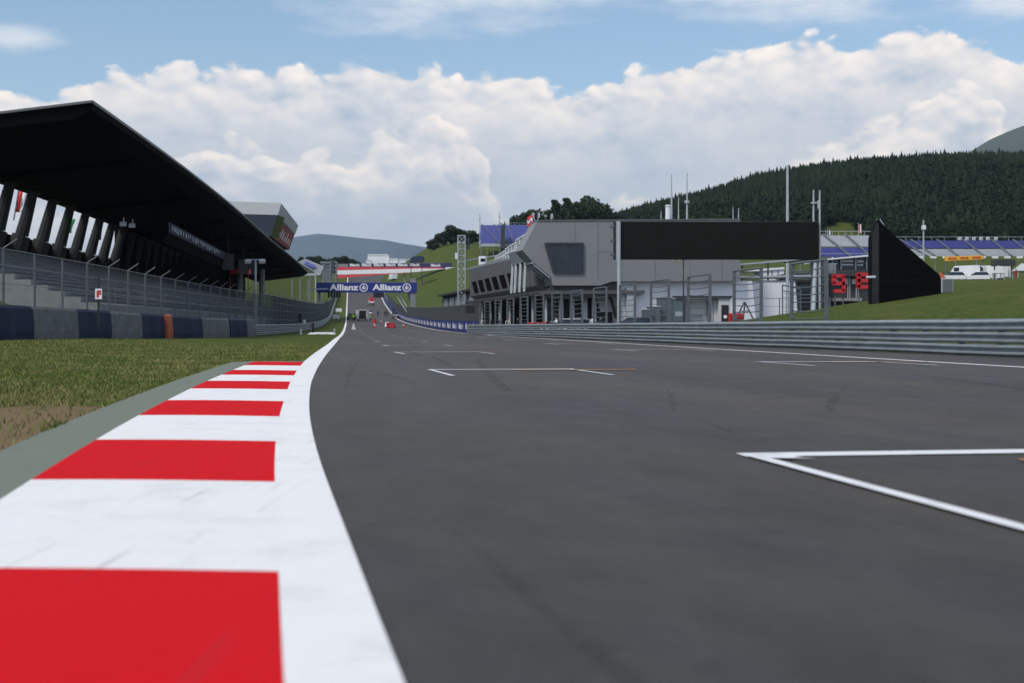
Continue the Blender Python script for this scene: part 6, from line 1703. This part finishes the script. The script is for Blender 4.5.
# far left small stand beyond the bend
ls = thing('grandstand', at(312, 276, 430), 'small blue and grey open stand on the left hillside beyond the main stand', 'grandstand')
q = MB(); q.prism([at(305, 258.5, 440), at(324, 266.5, 430), at(320, 276, 425), at(298, 262, 436)], (0, 1.5, -.6)); q.build('seat_deck', M['standsteel'], ls)
q = MB(); q.prism([at(306.5, 262, 437), at(315.5, 266.5, 431), at(315, 269.5, 428.5), at(304.5, 264.6, 434.5)], (0, -.5, .3)); q.build('seat_block', M['seatblue'], ls)
q = MB(); q.prism([at(286, 276, 420), at(320, 275.2, 420), at(321, 273.2, 420), at(304, 273.6, 420)], (0, 2, 0)); q.build('front_wall', M['lightsteel'], ls)
q = MB()
for px in (292, 300, 308, 316): a = at(px, 275.5, 421); q.bar((a.x, a.y, float(H(a.x, a.y)) - 1), a, .3)
for px, py, d in ((300, 264, 436), (310, 266, 434), (322, 270, 428)): a = at(px, py, d); q.bar((a.x, a.y, float(H(a.x, a.y)) - 1), a, .3)
q.build('frame', M['standsteel'], ls)
p = at(315.5, 275, 330); g_ = float(H(p.x, 330)); q = MB(); q.tube((p.x, 330, g_ - .5), (p.x, 330, at(0, 270, 330).z), .2, .15, 8); q.box((p.x, 330, at(0, 270, 330).z), (.5, .4, .4)); solo('light_post', q, M['lightsteel'], (p.x, 330, g_), 'short pale post on the slope below the small left stand', 'post')

# ------------------------------------------------------------------ haze
z0, z1 = -2.0, 1500.0; X = 15500.0
q = MB(); q.box((0, 0, (z0 + z1) / 2), (2 * X, 2 * X, z1 - z0))
hm = bpy.data.materials.new('haze_air'); hm.use_nodes = True; nt = hm.node_tree
for n_ in list(nt.nodes): nt.nodes.remove(n_)
ou = nt.nodes.new('ShaderNodeOutputMaterial'); pv = nt.nodes.new('ShaderNodeVolumePrincipled')
pv.inputs['Color'].default_value = (.64, .82, 1.0, 1); pv.inputs['Density'].default_value = 4.8e-5; pv.inputs['Anisotropy'].default_value = .2
nt.links.new(pv.outputs[0], ou.inputs['Volume'])
HAZE = put(q.build('haze', hm), kind='stuff')

# ------------------------------------------------------------------ sky
SUN_EL, SUN_AZ = math.radians(50), math.radians(222)      # azimuth clockwise from +Y
w = bpy.data.worlds.new('World'); sc.world = w; w.use_nodes = True
nt = w.node_tree; bg = nt.nodes['Background']; bg.inputs['Strength'].default_value = .115
sky = nt.nodes.new('ShaderNodeTexSky'); sky.sky_type = 'NISHITA'; sky.sun_disc = False
sky.sun_elevation = SUN_EL; sky.sun_rotation = SUN_AZ; sky.air_density = 1.0; sky.dust_density = .6; sky.ozone_density = 1.2
tc = nt.nodes.new('ShaderNodeTexCoord'); sp = nt.nodes.new('ShaderNodeSeparateXYZ'); nt.links.new(tc.outputs['Generated'], sp.inputs[0])
x, y, z = sp.outputs
az = N(nt, 'ARCTAN2', x, y); el = N(nt, 'ARCSINE', z)
def curve(val, pts, lo, hi, vlo, vhi):
    c = nt.nodes.new('ShaderNodeFloatCurve'); u = N(nt, 'DIVIDE', N(nt, 'SUBTRACT', val, lo), hi - lo, clamp=True)
    nt.links.new(u, c.inputs['Value']); cm = c.mapping.curves[0]
    P = [((a - lo) / (hi - lo), (b - vlo) / (vhi - vlo)) for a, b in pts]
    cm.points[0].location = P[0]; cm.points[1].location = P[-1]
    for p in P[1:-1]: cm.points.new(*p)
    c.mapping.update()
    return N(nt, 'MULTIPLY_ADD', c.outputs[0], vhi - vlo, vlo)
def pxa(px): return math.atan((px - 512) / F)
def pye(py): return (HOR - py) / F * .985
topc = curve(az, [(-1.2, .16)] + [(pxa(a), pye(b)) for a, b in ((-300, 120), (-60, 118), (0, 108), (100, 92), (230, 76), (340, 68), (430, 78), (520, 76), (600, 84), (640, 70), (700, 58), (790, 54), (860, 56), (930, 49), (970, 54), (1010, 66), (1100, 80), (1300, 60))] + [(1.2, .18)], -1.2, 1.2, 0, .4)
hic = curve(az, [(-1.2, .30)] + [(pxa(a), pye(b)) for a, b in ((-200, -20), (40, -20), (75, 4), (110, -20), (240, -12), (280, 14), (400, 36), (510, 34), (575, 2), (640, 2), (690, 30), (780, 44), (860, 44), (940, 20), (1000, 44), (1100, 30))] + [(1.2, .28)], -1.2, 1.2, 0, .4)
uv0 = XYZ(nt, az, N(nt, 'MULTIPLY', el, 1.55), 0.0)
# domain warp for cauliflower edges
wn = nt.nodes.new('ShaderNodeTexNoise'); wn.noise_dimensions = '2D'; wn.inputs['Scale'].default_value = 14; wn.inputs['Detail'].default_value = 5
nt.links.new(uv0, wn.inputs['Vector'])
wv = nt.nodes.new('ShaderNodeVectorMath'); wv.operation = 'MULTIPLY_ADD'; wv.inputs[1].default_value = (.030, .030, 0)
nt.links.new(wn.outputs['Color'], wv.inputs[0]); nt.links.new(uv0, wv.inputs[2])
uvw = wv.outputs[0]
def billow(vec, fine=True):
    vo = nt.nodes.new('ShaderNodeTexVoronoi'); vo.voronoi_dimensions = '2D'; vo.feature = 'SMOOTH_F1'; vo.inputs['Scale'].default_value = 30; vo.inputs['Smoothness'].default_value = .5
    nt.links.new(vec, vo.inputs['Vector'])
    v2 = nt.nodes.new('ShaderNodeTexVoronoi'); v2.voronoi_dimensions = '2D'; v2.feature = 'SMOOTH_F1'; v2.inputs['Scale'].default_value = 75; v2.inputs['Smoothness'].default_value = .5
    nt.links.new(vec, v2.inputs['Vector'])
    f = NOISE(nt, vec, 10, 8, .60, '2D')
    r_ = N(nt, 'SUBTRACT', N(nt, 'MULTIPLY', f, .62), N(nt, 'MULTIPLY', vo.outputs['Distance'], .24))
    return N(nt, 'ADD', N(nt, 'SUBTRACT', r_, N(nt, 'MULTIPLY', v2.outputs['Distance'], .09)), .385)
def shifted(vec, dx, dy):
    v = nt.nodes.new('ShaderNodeVectorMath'); v.operation = 'ADD'; v.inputs[1].default_value = (dx, dy, 0); nt.links.new(vec, v.inputs[0]); return v.outputs[0]
b0 = billow(uvw); b1 = billow(shifted(uvw, .004, .009)); b2 = billow(shifted(uvw, .011, .026))
depth = N(nt, 'SUBTRACT', N(nt, 'MULTIPLY_ADD', N(nt, 'SUBTRACT', b0, .56), .085, topc), el)     # >0 inside the bank
mask1 = SS(nt, depth, -.002, .0055)
# a second inner bank gives the lower cumulus its own bright rim
inn = curve(az, [(-1.2, .08)] + [(pxa(a), pye(b)) for a, b in ((-100, 200), (140, 190), (195, 152), (240, 136), (300, 150), (350, 154), (385, 126), (430, 132), (480, 150), (510, 196), (640, 205), (740, 190), (800, 150), (880, 120), (930, 96), (965, 96), (1010, 140), (1100, 160))] + [(1.2, .1)], -1.2, 1.2, 0, .4)
dep2 = N(nt, 'SUBTRACT', N(nt, 'MULTIPLY_ADD', N(nt, 'SUBTRACT', b1, .56), .13, inn), el)
rim2 = N(nt, 'MULTIPLY', SS(nt, dep2, -.003, .009), N(nt, 'SUBTRACT', 1.0, SS(nt, dep2, .006, .060)))
relief = N(nt, 'ADD', N(nt, 'MULTIPLY', N(nt, 'SUBTRACT', b0, b1), 1.7), N(nt, 'MULTIPLY', N(nt, 'SUBTRACT', b0, b2), 1.35))
rim1 = N(nt, 'SUBTRACT', 1.0, SS(nt, depth, .0, .075))
soft = NOISE(nt, shifted(uv0, 3.1, 1.7), 6.5, 6, .6, '2D')
amp = N(nt, 'MULTIPLY_ADD', N(nt, 'MAXIMUM', rim1, rim2), .75, .25)
lum = N(nt, 'ADD', N(nt, 'MULTIPLY', rim1, .36), N(nt, 'MULTIPLY', rim2, .46))
lum = N(nt, 'ADD', lum, N(nt, 'MULTIPLY', relief, amp)); lum = N(nt, 'ADD', lum, N(nt, 'MULTIPLY', N(nt, 'SUBTRACT', soft, .5), .7))
lum = N(nt, 'ADD', lum, .26, clamp=True)
CS = 10.0
cbody = MIX(nt, lum, (.43 * CS, .50 * CS, .60 * CS), (1.0 * CS, .90 * CS, .81 * CS))
low = SS(nt, el, .03, .13)
cbody = MIX(nt, N(nt, 'MULTIPLY', N(nt, 'SUBTRACT', 1.0, low), .55), cbody, (.48 * CS, .545 * CS, .635 * CS))
# thin high cloud, and broken cloud over the rest of the dome
hn = NOISE(nt, XYZ(nt, N(nt, 'MULTIPLY', az, 1.0), N(nt, 'MULTIPLY', el, 3.2), 3.0), 9, 7, .58)
mask2 = SS(nt, N(nt, 'MULTIPLY_ADD', N(nt, 'SUBTRACT', hn, .5), .11, N(nt, 'SUBTRACT', el, hic)), -.010, .040)
over = SS(nt, NOISE(nt, tc.outputs['Generated'], 2.6, 7, .6), .42, .60)
mask2 = N(nt, 'MULTIPLY', mask2, N(nt, 'MAXIMUM', N(nt, 'SUBTRACT', 1.0, SS(nt, el, .34, .5)), over))
small = N(nt, 'MULTIPLY', SS(nt, N(nt, 'SUBTRACT', N(nt, 'MULTIPLY_ADD', N(nt, 'SUBTRACT', hn, .5), .03, .012), N(nt, 'SQRT', N(nt, 'ADD', N(nt, 'POWER', N(nt, 'MULTIPLY', N(nt, 'SUBTRACT', az, pxa(12)), .30), 2.0), N(nt, 'POWER', N(nt, 'SUBTRACT', el, pye(60)), 2.0)))), -.002, .012), .75)
mask2 = N(nt, 'MAXIMUM', N(nt, 'MULTIPLY', mask2, .8), small)
chigh = MIX(nt, hn, (.62 * CS, .67 * CS, .74 * CS), (.86 * CS, .84 * CS, .83 * CS))
skyc = nt.nodes.new('ShaderNodeVectorMath'); skyc.operation = 'MULTIPLY'; skyc.inputs[1].default_value = (1.20, 1.23, 1.19)
nt.links.new(sky.outputs[0], skyc.inputs[0])
c = MIX(nt, mask2, skyc.outputs[0], chigh)
c = MIX(nt, mask1, c, cbody)
nt.links.new(c, bg.inputs['Color'])

sl = bpy.data.lights.new('sun', 'SUN'); sl.energy = 2.1; sl.angle = math.radians(9); sl.color = (1.0, .95, .88)
so = bpy.data.objects.new('sun', sl); COL.objects.link(so)
sd = Vector((math.sin(SUN_AZ) * math.cos(SUN_EL), math.cos(SUN_AZ) * math.cos(SUN_EL), math.sin(SUN_EL)))
so.rotation_euler = sd.to_track_quat('Z', 'Y').to_euler(); so.location = sd * 500

# ------------------------------------------------------------------ camera
cd = bpy.data.cameras.new('camera'); co = bpy.data.objects.new('camera', cd); COL.objects.link(co); sc.camera = co
co.location = (0, 0, CAM_H); co.rotation_euler = (math.radians(90), 0, 0)
cd.sensor_width = 36; cd.lens = F / 1024 * 36; cd.shift_y = -(341.5 - HOR) / 1024
cd.clip_start = .05; cd.clip_end = 60000
cd.dof.use_dof = True; cd.dof.focus_distance = 30; cd.dof.aperture_fstop = 2.1
sc.render.engine = 'CYCLES'
sc.view_settings.view_transform = 'Standard'; sc.view_settings.look = 'None'; sc.view_settings.gamma = 1; sc.view_settings.use_curve_mapping = False
sc.view_settings.exposure = 0.14
sc.cycles.use_denoising = True; sc.cycles.max_bounces = 4; sc.cycles.diffuse_bounces = 2; sc.cycles.glossy_bounces = 3; sc.cycles.transparent_max_bounces = 8; sc.cycles.volume_bounces = 0
w.cycles.sampling_method = 'MANUAL'; w.cycles.sample_map_resolution = 512
hm.cycles.homogeneous_volume = True
